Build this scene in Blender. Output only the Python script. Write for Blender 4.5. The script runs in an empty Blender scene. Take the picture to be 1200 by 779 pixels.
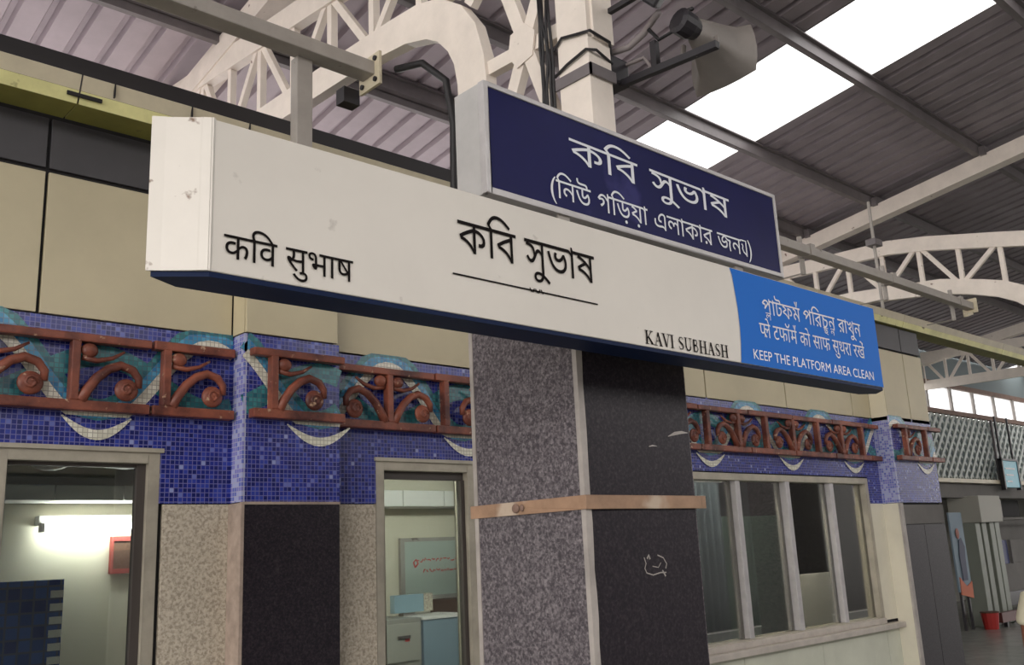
import bpy, math, random
from mathutils import Vector, Matrix
from mathutils.geometry import tessellate_polygon, interpolate_bezier, delaunay_2d_cdt
random.seed(7)
SC = bpy.context.scene
COL = SC.collection

# ------------------------------------------------------------------ camera, sky, sun, exposure
cd = bpy.data.cameras.new('camera'); cam = bpy.data.objects.new('camera', cd); COL.objects.link(cam)
cd.lens = 33.0; cd.sensor_width = 36.0; cd.clip_end = 300
Rw = ((0.73721728, 0.12115743, 0.66470411), (-0.6741059, 0.19848942, 0.71146552), (-0.0457374, -0.97258564, 0.22800277))
M = Matrix([[r[0], -r[1], -r[2], 0] for r in Rw] + [[0, 0, 0, 1]])
M.translation = Vector((0, 0, 1.6))
cam.matrix_world = M
SC.camera = cam
SC.view_settings.view_transform = 'Standard'; SC.view_settings.look = 'None'
SC.view_settings.gamma = 1; SC.view_settings.use_curve_mapping = False
SC.view_settings.exposure = 0.08
w = bpy.data.worlds.new('overcast_sky'); SC.world = w; w.use_nodes = True
bgn = w.node_tree.nodes['Background']
bgn.inputs[0].default_value = (1.0, 0.96, 0.93, 1); bgn.inputs[1].default_value = 2.5
sd = bpy.data.lights.new('sun', 'SUN'); sd.energy = 1.5; sd.angle = math.radians(50); sd.color = (1.0, 0.94, 0.88)
so = bpy.data.objects.new('sun', sd); COL.objects.link(so)
so.rotation_euler = Vector((0.9, 0.42, -0.22)).to_track_quat('-Z', 'Y').to_euler()


# ------------------------------------------------------------------ materials
def mat(name, col, rough=0.6, metal=0.0, noise=0.0, nscale=8.0, col2=None, spots=None, bump=0.0, spec=0.5, n2=None):
    m = bpy.data.materials.new(name); m.use_nodes = True
    nt = m.node_tree; b = nt.nodes['Principled BSDF']
    b.inputs['Roughness'].default_value = rough; b.inputs['Metallic'].default_value = metal
    b.inputs['Specular IOR Level'].default_value = spec
    b.inputs['Base Color'].default_value = (*col, 1)
    tc = nt.nodes.new('ShaderNodeTexCoord')
    last = None
    if noise or col2:
        n = nt.nodes.new('ShaderNodeTexNoise'); n.inputs['Scale'].default_value = nscale; n.inputs['Detail'].default_value = 6
        n.inputs['Roughness'].default_value = 0.65
        nt.links.new(tc.outputs['Object'], n.inputs['Vector'])
        rp = nt.nodes.new('ShaderNodeValToRGB'); nt.links.new(n.outputs['Fac'], rp.inputs[0])
        c2 = col2 or tuple(c * (1 - noise) for c in col)
        rp.color_ramp.elements[0].position = 0.36; rp.color_ramp.elements[1].position = 0.64
        rp.color_ramp.elements[0].color = (*c2, 1); rp.color_ramp.elements[1].color = (*col, 1)
        last = rp.outputs[0]
        if bump:
            bp = nt.nodes.new('ShaderNodeBump'); bp.inputs['Strength'].default_value = bump; bp.inputs['Distance'].default_value = 0.01
            nt.links.new(n.outputs['Fac'], bp.inputs['Height']); nt.links.new(bp.outputs[0], b.inputs['Normal'])
    if spots:    # (colour, scale, threshold) small stains and rust marks with a shape of their own
        sc, sscale, th = spots
        n = nt.nodes.new('ShaderNodeTexNoise'); n.inputs['Scale'].default_value = sscale; n.inputs['Detail'].default_value = 4
        nt.links.new(tc.outputs['Object'], n.inputs['Vector'])
        rp = nt.nodes.new('ShaderNodeValToRGB'); nt.links.new(n.outputs['Fac'], rp.inputs[0])
        rp.color_ramp.elements[0].position = th; rp.color_ramp.elements[1].position = th + 0.06
        rp.color_ramp.elements[0].color = (0, 0, 0, 1); rp.color_ramp.elements[1].color = (1, 1, 1, 1)
        mx = nt.nodes.new('ShaderNodeMix'); mx.data_type = 'RGBA'
        nt.links.new(rp.outputs[0], mx.inputs['Factor'])
        if last: nt.links.new(last, mx.inputs['A'])
        else: mx.inputs['A'].default_value = (*col, 1)
        mx.inputs['B'].default_value = (*sc, 1); last = mx.outputs['Result']
    if last: nt.links.new(last, b.inputs['Base Color'])
    return m


def granite(name, dark, mid, light, scale=70, rough=0.3, l_pos=0.72):
    m = bpy.data.materials.new(name); m.use_nodes = True; nt = m.node_tree; b = nt.nodes['Principled BSDF']
    tc = nt.nodes.new('ShaderNodeTexCoord'); b.inputs['Roughness'].default_value = rough; b.inputs['Specular IOR Level'].default_value = 0.3
    n = nt.nodes.new('ShaderNodeTexNoise'); n.inputs['Scale'].default_value = scale; n.inputs['Detail'].default_value = 5; n.inputs['Roughness'].default_value = 0.7
    nt.links.new(tc.outputs['Object'], n.inputs['Vector'])
    v = nt.nodes.new('ShaderNodeTexVoronoi'); v.inputs['Scale'].default_value = scale * 1.3
    nt.links.new(tc.outputs['Object'], v.inputs['Vector'])
    ad = nt.nodes.new('ShaderNodeMath'); ad.operation = 'MULTIPLY_ADD'; ad.inputs[1].default_value = 0.25
    nt.links.new(v.outputs['Color'], ad.inputs[0]); nt.links.new(n.outputs['Fac'], ad.inputs[2])
    rp = nt.nodes.new('ShaderNodeValToRGB'); nt.links.new(ad.outputs[0], rp.inputs[0])
    e = rp.color_ramp.elements
    e[0].position = 0.5; e[0].color = (*dark, 1); e[1].position = l_pos + 0.12; e[1].color = (*light, 1)
    k = e.new(0.64); k.color = (*mid, 1)
    nt.links.new(rp.outputs[0], b.inputs['Base Color'])
    return m


def tile_mat(name, cols, grout, size=0.0200, rough=0.25):
    """little square mosaic tiles laid on a world grid; u = x + y serves faces looking along X and along Y"""
    m = bpy.data.materials.new(name); m.use_nodes = True; nt = m.node_tree; b = nt.nodes['Principled BSDF']
    b.inputs['Roughness'].default_value = rough
    N = nt.nodes.new; L = nt.links.new
    g = N('ShaderNodeNewGeometry'); s = N('ShaderNodeSeparateXYZ'); L(g.outputs['Position'], s.inputs[0])
    def mth(op, a, bb=None):
        x = N('ShaderNodeMath'); x.operation = op
        for i, q in enumerate((a, bb)):
            if q is None: continue
            if isinstance(q, (int, float)): x.inputs[i].default_value = q
            else: L(q, x.inputs[i])
        return x.outputs[0]
    u = mth('DIVIDE', mth('ADD', s.outputs[0], s.outputs[1]), size); v = mth('DIVIDE', s.outputs[2], size)
    cb = N('ShaderNodeCombineXYZ'); L(mth('FLOOR', u), cb.inputs[0]); L(mth('FLOOR', v), cb.inputs[1])
    wn = N('ShaderNodeTexWhiteNoise'); wn.noise_dimensions = '3D'; L(cb.outputs[0], wn.inputs['Vector'])
    rp = N('ShaderNodeValToRGB'); rp.color_ramp.interpolation = 'CONSTANT'; L(wn.outputs['Value'], rp.inputs[0])
    e = rp.color_ramp.elements
    e[0].color = (*cols[0][1], 1); e[0].position = 0; e[1].position = cols[1][0]; e[1].color = (*cols[1][1], 1)
    for p, c in cols[2:]:
        k = e.new(p); k.color = (*c, 1)
    fu = mth('FRACT', u); fv = mth('FRACT', v)
    gr = mth('MAXIMUM', mth('GREATER_THAN', fu, 0.84), mth('GREATER_THAN', fv, 0.84))
    mx = N('ShaderNodeMix'); mx.data_type = 'RGBA'; L(gr, mx.inputs['Factor']); L(rp.outputs[0], mx.inputs['A']); mx.inputs['B'].default_value = (*grout, 1)
    L(mx.outputs['Result'], b.inputs['Base Color'])
    bp = N('ShaderNodeBump'); bp.inputs['Strength'].default_value = 0.4; bp.inputs['Distance'].default_value = 0.002; bp.invert = True
    L(gr, bp.inputs['Height']); L(bp.outputs[0], b.inputs['Normal'])
    return m


def emit(name, col, s):
    m = bpy.data.materials.new(name); m.use_nodes = True; b = m.node_tree.nodes['Principled BSDF']
    b.inputs['Base Color'].default_value = (*col, 1); b.inputs['Emission Color'].default_value = (*col, 1); b.inputs['Emission Strength'].default_value = s
    return m


def glass(name, tint=(0.85, 0.9, 0.88), refl=0.12, rough=0.02):
    m = bpy.data.materials.new(name); m.use_nodes = True; nt = m.node_tree
    for n in list(nt.nodes): nt.nodes.remove(n)
    o = nt.nodes.new('ShaderNodeOutputMaterial'); t = nt.nodes.new('ShaderNodeBsdfTransparent'); g = nt.nodes.new('ShaderNodeBsdfGlossy')
    t.inputs[0].default_value = (*tint, 1); g.inputs['Roughness'].default_value = rough
    mx = nt.nodes.new('ShaderNodeMixShader'); lw = nt.nodes.new('ShaderNodeLayerWeight'); lw.inputs[0].default_value = 0.35
    ml = nt.nodes.new('ShaderNodeMath'); ml.operation = 'MULTIPLY_ADD'; ml.inputs[1].default_value = 0.5; ml.inputs[2].default_value = refl
    nt.links.new(lw.outputs['Fresnel'], ml.inputs[0]); nt.links.new(ml.outputs[0], mx.inputs[0])
    nt.links.new(t.outputs[0], mx.inputs[1]); nt.links.new(g.outputs[0], mx.inputs[2]); nt.links.new(mx.outputs[0], o.inputs[0])
    return m


def sheet_light():
    m = bpy.data.materials.new('translucent_sheet'); m.use_nodes = True; nt = m.node_tree
    for n in list(nt.nodes): nt.nodes.remove(n)
    o = nt.nodes.new('ShaderNodeOutputMaterial'); t = nt.nodes.new('ShaderNodeBsdfTransparent'); g = nt.nodes.new('ShaderNodeBsdfTranslucent')
    t.inputs[0].default_value = (0.98, 0.99, 1, 1); g.inputs[0].default_value = (0.9, 0.92, 0.93, 1)
    mx = nt.nodes.new('ShaderNodeMixShader'); mx.inputs[0].default_value = 0.35
    nt.links.new(t.outputs[0], mx.inputs[1]); nt.links.new(g.outputs[0], mx.inputs[2]); nt.links.new(mx.outputs[0], o.inputs[0])
    return m


m_cream = mat('cream_panel', (0.54, 0.475, 0.32), 0.45, noise=0.12, nscale=1.6)
m_joint = mat('dark_joint', (0.012, 0.011, 0.012), 0.8)
m_darkpanel = mat('dark_panel', (0.055, 0.052, 0.058), 0.45, noise=0.2, nscale=2)
m_mosaic = tile_mat('blue_mosaic', [(0, (0.012, 0.018, 0.17)), (0.3, (0.018, 0.028, 0.24)), (0.6, (0.010, 0.014, 0.12)), (0.8, (0.03, 0.05, 0.32)), (0.95, (0.12, 0.15, 0.45)), (0.985, (0.26, 0.30, 0.55))], (0.145, 0.145, 0.34))
m_edge = tile_mat('pale_mosaic', [(0, (0.2, 0.2, 0.5)), (0.4, (0.35, 0.38, 0.6)), (0.8, (0.12, 0.15, 0.45))], (0.4, 0.4, 0.5))
m_white_t = tile_mat('white_mosaic', [(0, (0.72, 0.70, 0.60)), (0.5, (0.62, 0.60, 0.5)), (0.8, (0.8, 0.78, 0.68))], (0.4, 0.38, 0.32))
m_cyan_t = tile_mat('cyan_mosaic', [(0, (0.05, 0.26, 0.45)), (0.4, (0.09, 0.35, 0.55)), (0.8, (0.03, 0.18, 0.38))], (0.12, 0.2, 0.28))
m_teal_t = tile_mat('teal_mosaic', [(0, (0.03, 0.17, 0.20)), (0.4, (0.05, 0.24, 0.26)), (0.8, (0.02, 0.11, 0.15))], (0.06, 0.13, 0.16))
m_terra = mat('terracotta', (0.28, 0.085, 0.05), 0.42, nscale=6, col2=(0.07, 0.020, 0.016), spots=((0.45, 0.30, 0.2), 30, 0.64), bump=0.6, spec=0.4)
m_gran_beige = granite('beige_granite', (0.33, 0.28, 0.22), (0.50, 0.44, 0.35), (0.62, 0.56, 0.46), 70, 0.6)
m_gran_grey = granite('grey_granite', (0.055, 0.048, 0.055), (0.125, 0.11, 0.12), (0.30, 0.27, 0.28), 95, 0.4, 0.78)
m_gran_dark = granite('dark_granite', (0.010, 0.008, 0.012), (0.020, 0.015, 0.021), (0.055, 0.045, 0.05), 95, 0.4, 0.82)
m_pink = mat('pink_render', (0.42, 0.33, 0.27), 0.8, noise=0.4, nscale=9, spots=((0.16, 0.09, 0.06), 13, 0.70))
m_whitesign = mat('white_enamel', (0.67, 0.63, 0.57), 0.32, noise=0.07, nscale=1.5, spots=((0.40, 0.36, 0.32), 11, 0.69))
m_signend = mat('white_enamel_worn', (0.72, 0.68, 0.62), 0.38, noise=0.08, nscale=3, spots=((0.2, 0.13, 0.09), 21, 0.67))
m_navy = mat('navy_sheet', (0.009, 0.010, 0.075), 0.3, noise=0.2, nscale=2, spots=((0.03, 0.03, 0.13), 3, 0.66), spec=0.1)
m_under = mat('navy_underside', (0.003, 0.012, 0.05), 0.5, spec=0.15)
m_blue = mat('blue_vinyl', (0.015, 0.15, 0.58), 0.5, spec=0.1)
m_black = mat('black_print', (0.010, 0.008, 0.008), 0.6, spec=0.05)
m_whitep = mat('white_print', (0.72, 0.74, 0.78), 0.45)
m_frame = mat('aluminium_frame', (0.52, 0.50, 0.50), 0.35, metal=0.2, noise=0.15, nscale=12)
m_box = mat('galvanised_side', (0.46, 0.45, 0.44), 0.5, noise=0.12, nscale=9, spots=((0.25, 0.12, 0.06), 30, 0.70))
m_steel = mat('cream_painted_steel', (0.84, 0.76, 0.68), 0.5, noise=0.12, nscale=5, spots=((0.22, 0.14, 0.10), 12, 0.69))
m_steel2 = mat('grey_painted_steel', (0.36, 0.33, 0.30), 0.5, noise=0.15, nscale=6, spots=((0.10, 0.07, 0.06), 10, 0.68))
m_purlin = mat('purlin_steel', (0.17, 0.15, 0.155), 0.45, noise=0.2, nscale=5)
m_roof = mat('corrugated_sheet', (0.46, 0.40, 0.44), 0.42, metal=0.1, noise=0.14, nscale=2.5)
m_roofshaded = mat('shaded_sheet', (0.31, 0.27, 0.295), 0.45, metal=0.1, noise=0.2, nscale=2.5)  # darker copy of the sheet, with the right side's shade put into its colour
m_sky = sheet_light()
m_yellowshaded = mat('yellow_tray_shaded', (0.30, 0.28, 0.07), 0.45, noise=0.25, nscale=4, spots=((0.12, 0.10, 0.04), 8, 0.68))  # tray underside: its shade is put into this darker yellow
m_yellowlit = mat('yellow_lip_lit', (0.80, 0.76, 0.36), 0.4, noise=0.2, nscale=5, spots=((0.12, 0.10, 0.04), 8, 0.68))  # same tray yellow, with the light on the lip put into the colour
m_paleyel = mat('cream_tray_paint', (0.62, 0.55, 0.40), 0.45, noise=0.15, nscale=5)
m_strap = mat('rusty_strap', (0.40, 0.25, 0.16), 0.6, noise=0.3, nscale=9, spots=((0.50, 0.40, 0.31), 4, 0.56))
m_corner = mat('corner_trim', (0.44, 0.40, 0.37), 0.5, noise=0.25, nscale=9)
m_alu = mat('window_aluminium', (0.46, 0.42, 0.34), 0.4, metal=0.15, noise=0.25, nscale=6)
m_aludark = mat('window_dark_bead', (0.06, 0.05, 0.045), 0.5)
m_glass = glass('window_glass')
m_glassd = glass('dusty_glass', (0.66, 0.66, 0.62), 0.16)
m_room = mat('room_wall', (0.68, 0.63, 0.51), 0.8, noise=0.08, nscale=2)
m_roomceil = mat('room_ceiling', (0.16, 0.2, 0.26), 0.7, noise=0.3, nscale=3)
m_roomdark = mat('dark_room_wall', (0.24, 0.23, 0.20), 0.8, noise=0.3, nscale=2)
m_floor = mat('platform_floor', (0.33, 0.34, 0.31), 0.25, noise=0.25, nscale=3)
m_ground = mat('track_ballast', (0.16, 0.14, 0.12), 0.95, noise=0.5, nscale=20)
m_concrete = mat('concrete', (0.20, 0.19, 0.18), 0.85, noise=0.25, nscale=1.2)
m_jaali = mat('jaali_screen', (0.68, 0.73, 0.70), 0.6, noise=0.15, nscale=3)
m_jback = mat('jaali_back', (0.22, 0.27, 0.28), 0.7)
m_rust = mat('rusty_rail', (0.27, 0.17, 0.13), 0.7, noise=0.3, nscale=5)
m_paleg = mat('pale_green_wall', (0.62, 0.63, 0.53), 0.7, noise=0.12, nscale=2.5)
m_blackm = mat('black_metal', (0.016, 0.014, 0.018), 0.45)
m_cable = mat('cable_rubber', (0.012, 0.011, 0.013), 0.5)
m_grey = mat('grey_conduit', (0.24, 0.21, 0.21), 0.5)
m_horn = mat('horn_grey', (0.20, 0.18, 0.165), 0.5, noise=0.15, nscale=6)
m_red = mat('red_paint', (0.45, 0.03, 0.025), 0.5)
m_brown = mat('brown_board', (0.10, 0.05, 0.03), 0.7)
m_slate = mat('slate_blue_plastic', (0.20, 0.27, 0.32), 0.5)
m_paper = mat('white_paper', (0.76, 0.74, 0.70), 0.8)
m_skin = mat('skin', (0.24, 0.085, 0.05), 0.55)
m_shirt = mat('cream_cloth', (0.70, 0.66, 0.50), 0.85, noise=0.08, nscale=9)
m_trouser = mat('dark_cloth', (0.04, 0.04, 0.06), 0.9)
m_hair = mat('black_hair', (0.01, 0.008, 0.008), 0.6)
m_cyan = mat('cyan_sign', (0.08, 0.42, 0.55), 0.4)


# ------------------------------------------------------------------ mesh helpers
class MB:
    def __init__(s): s.v = []; s.f = []
    def add(s, vs, fs):
        n = len(s.v); s.v += [tuple(x) for x in vs]; s.f += [tuple(i + n for i in f) for f in fs]; return s
    def box(s, x0, x1, y0, y1, z0, z1):
        return s.add([(x0, y0, z0), (x1, y0, z0), (x1, y1, z0), (x0, y1, z0), (x0, y0, z1), (x1, y0, z1), (x1, y1, z1), (x0, y1, z1)],
                     [(3, 2, 1, 0), (4, 5, 6, 7), (0, 1, 5, 4), (1, 2, 6, 5), (2, 3, 7, 6), (3, 0, 4, 7)])
    def prism(s, poly, axis, a, b):
        """poly = 2D outline; axis 'x': (y,z), 'y': (x,z), 'z': (x,y)"""
        def P(p, t): return {'x': (t, p[0], p[1]), 'y': (p[0], t, p[1]), 'z': (p[0], p[1], t)}[axis]
        n = len(poly); vs = [P(p, a) for p in poly] + [P(p, b) for p in poly]
        tri = tessellate_polygon([[Vector((p[0], p[1], 0)) for p in poly]])
        fs = [tuple(t) for t in tri] + [tuple(i + n for i in reversed(t)) for t in tri]
        fs += [(i, (i + 1) % n, (i + 1) % n + n, i + n) for i in range(n)]
        return s.add(vs, fs)
    def tube(s, pts, r, n=8, cap=True):
        pts = [Vector(p) for p in pts]; rs = r if isinstance(r, (list, tuple)) else [r] * len(pts)
        base = len(s.v); up = None
        for i, p in enumerate(pts):
            d = (pts[min(i + 1, len(pts) - 1)] - pts[max(i - 1, 0)]).normalized()
            if up is None: up = Vector((0, 0, 1)) if abs(d.z) < 0.9 else Vector((0, 1, 0))
            a = d.cross(up).normalized(); up = a.cross(d).normalized()
            for k in range(n):
                t = 2 * math.pi * k / n
                s.v.append(tuple(p + (a * math.cos(t) + up * math.sin(t)) * rs[i]))
        for i in range(len(pts) - 1):
            for k in range(n):
                s.f.append((base + i * n + k, base + i * n + (k + 1) % n, base + (i + 1) * n + (k + 1) % n, base + (i + 1) * n + k))
        if cap:
            s.f.append(tuple(base + k for k in reversed(range(n)))); s.f.append(tuple(base + (len(pts) - 1) * n + k for k in range(n)))
        return s
    def bar(s, p, q, w, h, side=(1, 0, 0)):
        """rectangular bar from p to q; w measured along side"""
        p = Vector(p); q = Vector(q); d = (q - p).normalized(); a = Vector(side); a = (a - d * a.dot(d)).normalized(); c = a.cross(d)
        vs = [e + a * (i * w / 2) + c * (j * h / 2) for e in (p, q) for i, j in ((-1, -1), (1, -1), (1, 1), (-1, 1))]
        return s.add(vs, [(0, 1, 2, 3), (7, 6, 5, 4), (0, 4, 5, 1), (1, 5, 6, 2), (2, 6, 7, 3), (3, 7, 4, 0)])
    def ball(s, c, rx, ry, rz, n=12, m=8):
        c = Vector(c); base = len(s.v)
        for j in range(m + 1):
            t = math.pi * j / m
            for k in range(n):
                u = 2 * math.pi * k / n
                s.v.append((c.x + rx * math.sin(t) * math.cos(u), c.y + ry * math.sin(t) * math.sin(u), c.z + rz * math.cos(t)))
        for j in range(m):
            for k in range(n):
                s.f.append((base + j * n + k, base + (j + 1) * n + k, base + (j + 1) * n + (k + 1) % n, base + j * n + (k + 1) % n))
        return s
    def ribbon(s, pts, w, y, dy=0.0):
        """flat stroke in an X-Z plane at depth y"""
        ws = w if isinstance(w, (list, tuple)) else [w] * len(pts); n = len(pts); vs = []
        for i, p in enumerate(pts):
            a = pts[max(i - 1, 0)]; b = pts[min(i + 1, n - 1)]
            dx, dz = b[0] - a[0], b[1] - a[1]; L = math.hypot(dx, dz) or 1
            nx, nz = -dz / L * ws[i] / 2, dx / L * ws[i] / 2
            vs += [(p[0] + nx, y, p[1] + nz), (p[0] - nx, y, p[1] - nz)]
        return s.add(vs, [(2 * i, 2 * i + 1, 2 * i + 3, 2 * i + 2) for i in range(n - 1)])


WL = {}
def wl(o): return WL.get(o.name, Vector((0, 0, 0)))


def obj(name, mb, m, parent=None, smooth=False, bevel=0):
    me = bpy.data.meshes.new(name); me.from_pydata(mb.v, [], mb.f); me.materials.append(m)
    import bmesh
    b = bmesh.new(); b.from_mesh(me); bmesh.ops.recalc_face_normals(b, faces=b.faces)
    if bevel:
        bmesh.ops.remove_doubles(b, verts=b.verts, dist=1e-6)
        bmesh.ops.bevel(b, geom=[e for e in b.edges if len(e.link_faces) == 2 and e.calc_face_angle(0) > 0.5], offset=bevel, segments=2, affect='EDGES', profile=0.6)
    b.to_mesh(me); b.free()
    if smooth:
        for p in me.polygons: p.use_smooth = True
    o = bpy.data.objects.new(name, me); COL.objects.link(o)
    WL[o.name] = Vector((0, 0, 0))
    if parent: o.parent = parent; o.location = -wl(parent)
    return o


def thing(name, label, cat, loc, group=None):
    o = bpy.data.objects.new(name, None); COL.objects.link(o); o.location = loc; o.empty_display_size = 0.05
    WL[o.name] = Vector(loc); o['label'] = label; o['category'] = cat
    if group: o['group'] = group
    return o


def tag(o, label, cat, group=None):
    o['label'] = label; o['category'] = cat
    if group: o['group'] = group
    return o


def struct(name, mb, m, parent=None, **k):
    o = obj(name, mb, m, parent, **k)
    if not parent: o['kind'] = 'structure'
    return o


def share(o, name, dx=0, dy=0, dz=0, parent=None):
    c = o.copy(); c.name = name; COL.objects.link(c); WL[c.name] = Vector((0, 0, 0))
    if parent: c.parent = parent; c.location = Vector((dx, dy, dz)) - wl(parent)
    else: c.location = (dx, dy, dz)
    return c


def B(*a): return MB().box(*a)


# ------------------------------------------------------------------ the setting: floor, tracks, facade
struct('floor', B(-8, 40, -2.6, 12, -0.15, 0), m_floor)
struct('trim_1', B(-8, 40, -2.75, -2.6, -0.15, 0.005), m_paper)
struct('floor_track', B(-40, 80, -40, -2.75, -1.3, -1.2), m_ground)
struct('wall_opposite_unseen', B(-8, 40, -9.3, -9, -1.2, 5.0), m_darkpanel)  # unseen wall, dark and tall to cut light and reflections from the tracks

YW = 4.0
P1 = (1.955, 2.455, 3.88)        # first pilaster: x0, x1, front y
P2 = (8.13, 8.99, 3.85)
W1 = (0.985, 1.635); W2 = (2.745, 3.40); W3 = (4.75, 7.90)
ZT, ZS = 2.09, 0.88
wf = struct('wall_left', B(-6, 9.0, 4.02, 4.12, ZT, 3.6).box(-6, -0.4, 4.02, 4.12, 0, ZT).box(W1[1], W2[0], 4.02, 4.12, 0, ZT)
            .box(W2[1], W3[0], 4.02, 4.12, 0, ZT).box(W3[1], 9.0, 4.02, 4.12, 0, ZT).box(W3[0], W3[1], 4.02, 4.12, 0, ZS)
            .box(8.98, 9.0, 4.12, 7, 0, 3.6)
            .box(P1[0] + .02, P1[1] - .02, 3.90, 4.02, 0, 3.49).box(P2[0] + .02, P2[1] - .02, 3.87, 4.02, 0, 3.49), m_joint)
struct('trim_3', B(-8, 9.0, 4.12, 14, 3.60, 3.68), mat('roof_slab_bounce', (.75, .72, .72), .8, noise=.2, nscale=1))  # unseen roof slab, pale and extended outward to bounce light onto the sheets
# cream cladding panels and the dark panels above them
G = 0.007
xs = [-1.0, 0.05, 1.105, 1.955]
def clad(x0, x1, y, z0, z1, m, name='panel', th=0.02):
    return obj(name, B(x0 + G, x1 - G, y, y + th, z0, z1), m, wf, bevel=0.003)
for a, b in ((-1.0, 0.05), (0.05, 1.105), (1.105, P1[0])):
    clad(a, b, YW, 2.64, 3.25, m_cream); clad(a, b, YW + .004, 3.27, 3.495, m_darkpanel)
clad(P1[0], P1[1], P1[2], 2.64, 3.25, m_cream); clad(P1[0], P1[1], P1[2], 3.27, 3.495, m_darkpanel)
obj('panel', B(P1[0], P1[0] + .015, P1[2] + .01, YW, 2.64, 3.25), m_cream, wf)
for a, b in ((P1[1], 3.42), (3.42, 4.55), (4.55, 5.64), (5.64, 6.72), (6.72, 7.8), (7.8, P2[0])):
    clad(a, b, YW, 2.62, 3.25, m_cream); clad(a, b, YW + .004, 3.27, 3.495, m_darkpanel)
for a, b in ((P2[0], 8.6), (8.6, P2[1])):
    clad(a, b, P2[2], 2.60, 3.25, m_cream); clad(a, b, P2[2] + .004, 3.27, 3.495, m_darkpanel)
obj('panel', B(P2[0] - .004, P2[0] + .016, P2[2] + .005, YW, 2.60, 3.25), mat('pale_edge', (0.72, 0.66, 0.5), 0.5), wf)
# blue mosaic band: above the windows and down their sides
Z0, Z1 = 1.872, 2.632
mo = MB()
for a, b in ((-1, W1[1]), (W2[0], W2[1]), (W3[0], W3[1])): mo.box(a, b, YW, 4.03, ZT + 0.01, Z1)
for a, b in ((W1[1], P1[0]), (P1[1], W2[0]), (W2[1], W3[0]), (W3[1], P2[0])): mo.box(a, b, YW, 4.03, Z0, Z1)
mo.box(P1[0], P1[1], P1[2], 4.0, Z0, Z1).box(P2[0], P2[1], P2[2], 4.0, Z0, Z1)
obj('mosaic_band', mo, m_mosaic, wf)
obj('mosaic_edge', B(P1[0] - .003, P1[0] + .012, P1[2] - .003, P1[2] + .1, Z0, Z1).box(P2[0] - .004, P2[0] + .016, P2[2] - .004, 4.0, Z0, Z1), m_edge, wf)
# stone below
def slab(x0, x1, y, z0, z1, m, th=0.03): return obj('stone_slab', B(x0, x1, y, y + th, z0, z1), m, wf, bevel=0.002)
for a, b in ((W1[1] + .02, P1[0]), (P1[1], W2[0]), (W2[1], 4.1), (4.1, W3[0])):
    slab(a, b - .003, YW, 1.0, Z0 - .004, m_gran_beige); slab(a, b - .003, YW, 0, 0.995, m_gran_beige)
slab(P1[0] + .012, P1[1], P1[2], 1.1, Z0 - .012, m_gran_dark); slab(P1[0] + .012, P1[1], P1[2], 0, 1.095, m_gran_dark)
obj('corner_strip', B(P1[0] - .004, P1[0] + .012, P1[2] - .002, YW, 0, Z0 - .004).box(P1[0], P1[1], P1[2] - .004, P1[2] + .02, Z0 - .012, Z0), m_pink, wf)
m_plaster = mat('pale_plaster', (0.70, 0.66, 0.54), 0.7, noise=.1, nscale=3)
slab(W3[1], P2[0] - .0, YW, 0.9, Z0, m_plaster); slab(W3[1], P2[0], YW, 0, 0.83, m_paleg)
obj('plaster_side', B(P2[0] - .006, P2[0] + .02, P2[2] + .01, YW, 0, Z0 - .004), m_plaster, wf)
obj('corner_strip', B(P2[0] - .008, P2[0] + .05, P2[2] - .008, P2[2] + .01, 0, Z0 - .004), m_corner, wf)
slab(P2[0] + .05, 8.55, P2[2], 0, 1.68, m_gran_dark); slab(8.555, P2[1], P2[2], 0, 1.68, m_gran_dark)
obj('corner_strip', B(P2[0] + .05, P2[1], P2[2] - .002, YW, 1.685, Z0 - .02), m_concrete, wf)
for a in (4.75, 5.8, 6.85): slab(a, a + 1.045, YW, 0, 0.83, m_paleg)

# mosaic pictures inlaid in the band: a white wave with cyan and teal bands (real, a hair proud)
def face_y(x):
    if P1[0] <= x <= P1[1]: return P1[2]
    if P2[0] <= x <= P2[1]: return P2[2]
    return YW
def wave(off, wd, m, lift, phase=0.0, amp=0.2, name='mosaic_wave'):
    segs = [(-0.5, P1[0]), (P1[0], P1[1]), (P1[1], P2[0]), (P2[0], P2[1])]
    mb = MB()
    for a, b in segs:
        n = int((b - a) / 0.04) + 1; pts = []
        for i in range(n + 1):
            x = a + (b - a) * i / n; per = .98 if x < 3.9 else 1.05; ph = 1.36 if x < 3.9 else 5.62
            pts.append((x, max(2.25, min(2.60, 2.385 + off - amp * math.cos(2 * math.pi * (x - ph - phase) / per)))))
        mb.ribbon(pts, wd, face_y((a + b) / 2) - lift)
    return obj(name, mb, m, wf)
wave(0.07, 0.09, m_teal_t, 0.002); wave(0.045, 0.06, m_cyan_t, 0.003); wave(0.0, 0.045, m_white_t, 0.005)
wave(0.0, 0.09, m_teal_t, 0.001, 0.5, 0.1, 'mosaic_wave')
cr = MB()
for cx in (1.36, 2.34, 3.36, 4.6, 5.62, 6.70, 7.70, 8.76):
    y = face_y(cx) - 0.007; h = 0.17 if cx != 1.36 else 0.14
    pts = [(cx - h + 2 * h * i / 14, 2.225 - 0.075 * math.sin(math.pi * i / 14)) for i in range(15)]
    cr.ribbon(pts, [0.006 + 0.036 * math.sin(math.pi * i / 14) for i in range(15)], y)
obj('mosaic_crescent', cr, m_white_t, wf)

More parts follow.
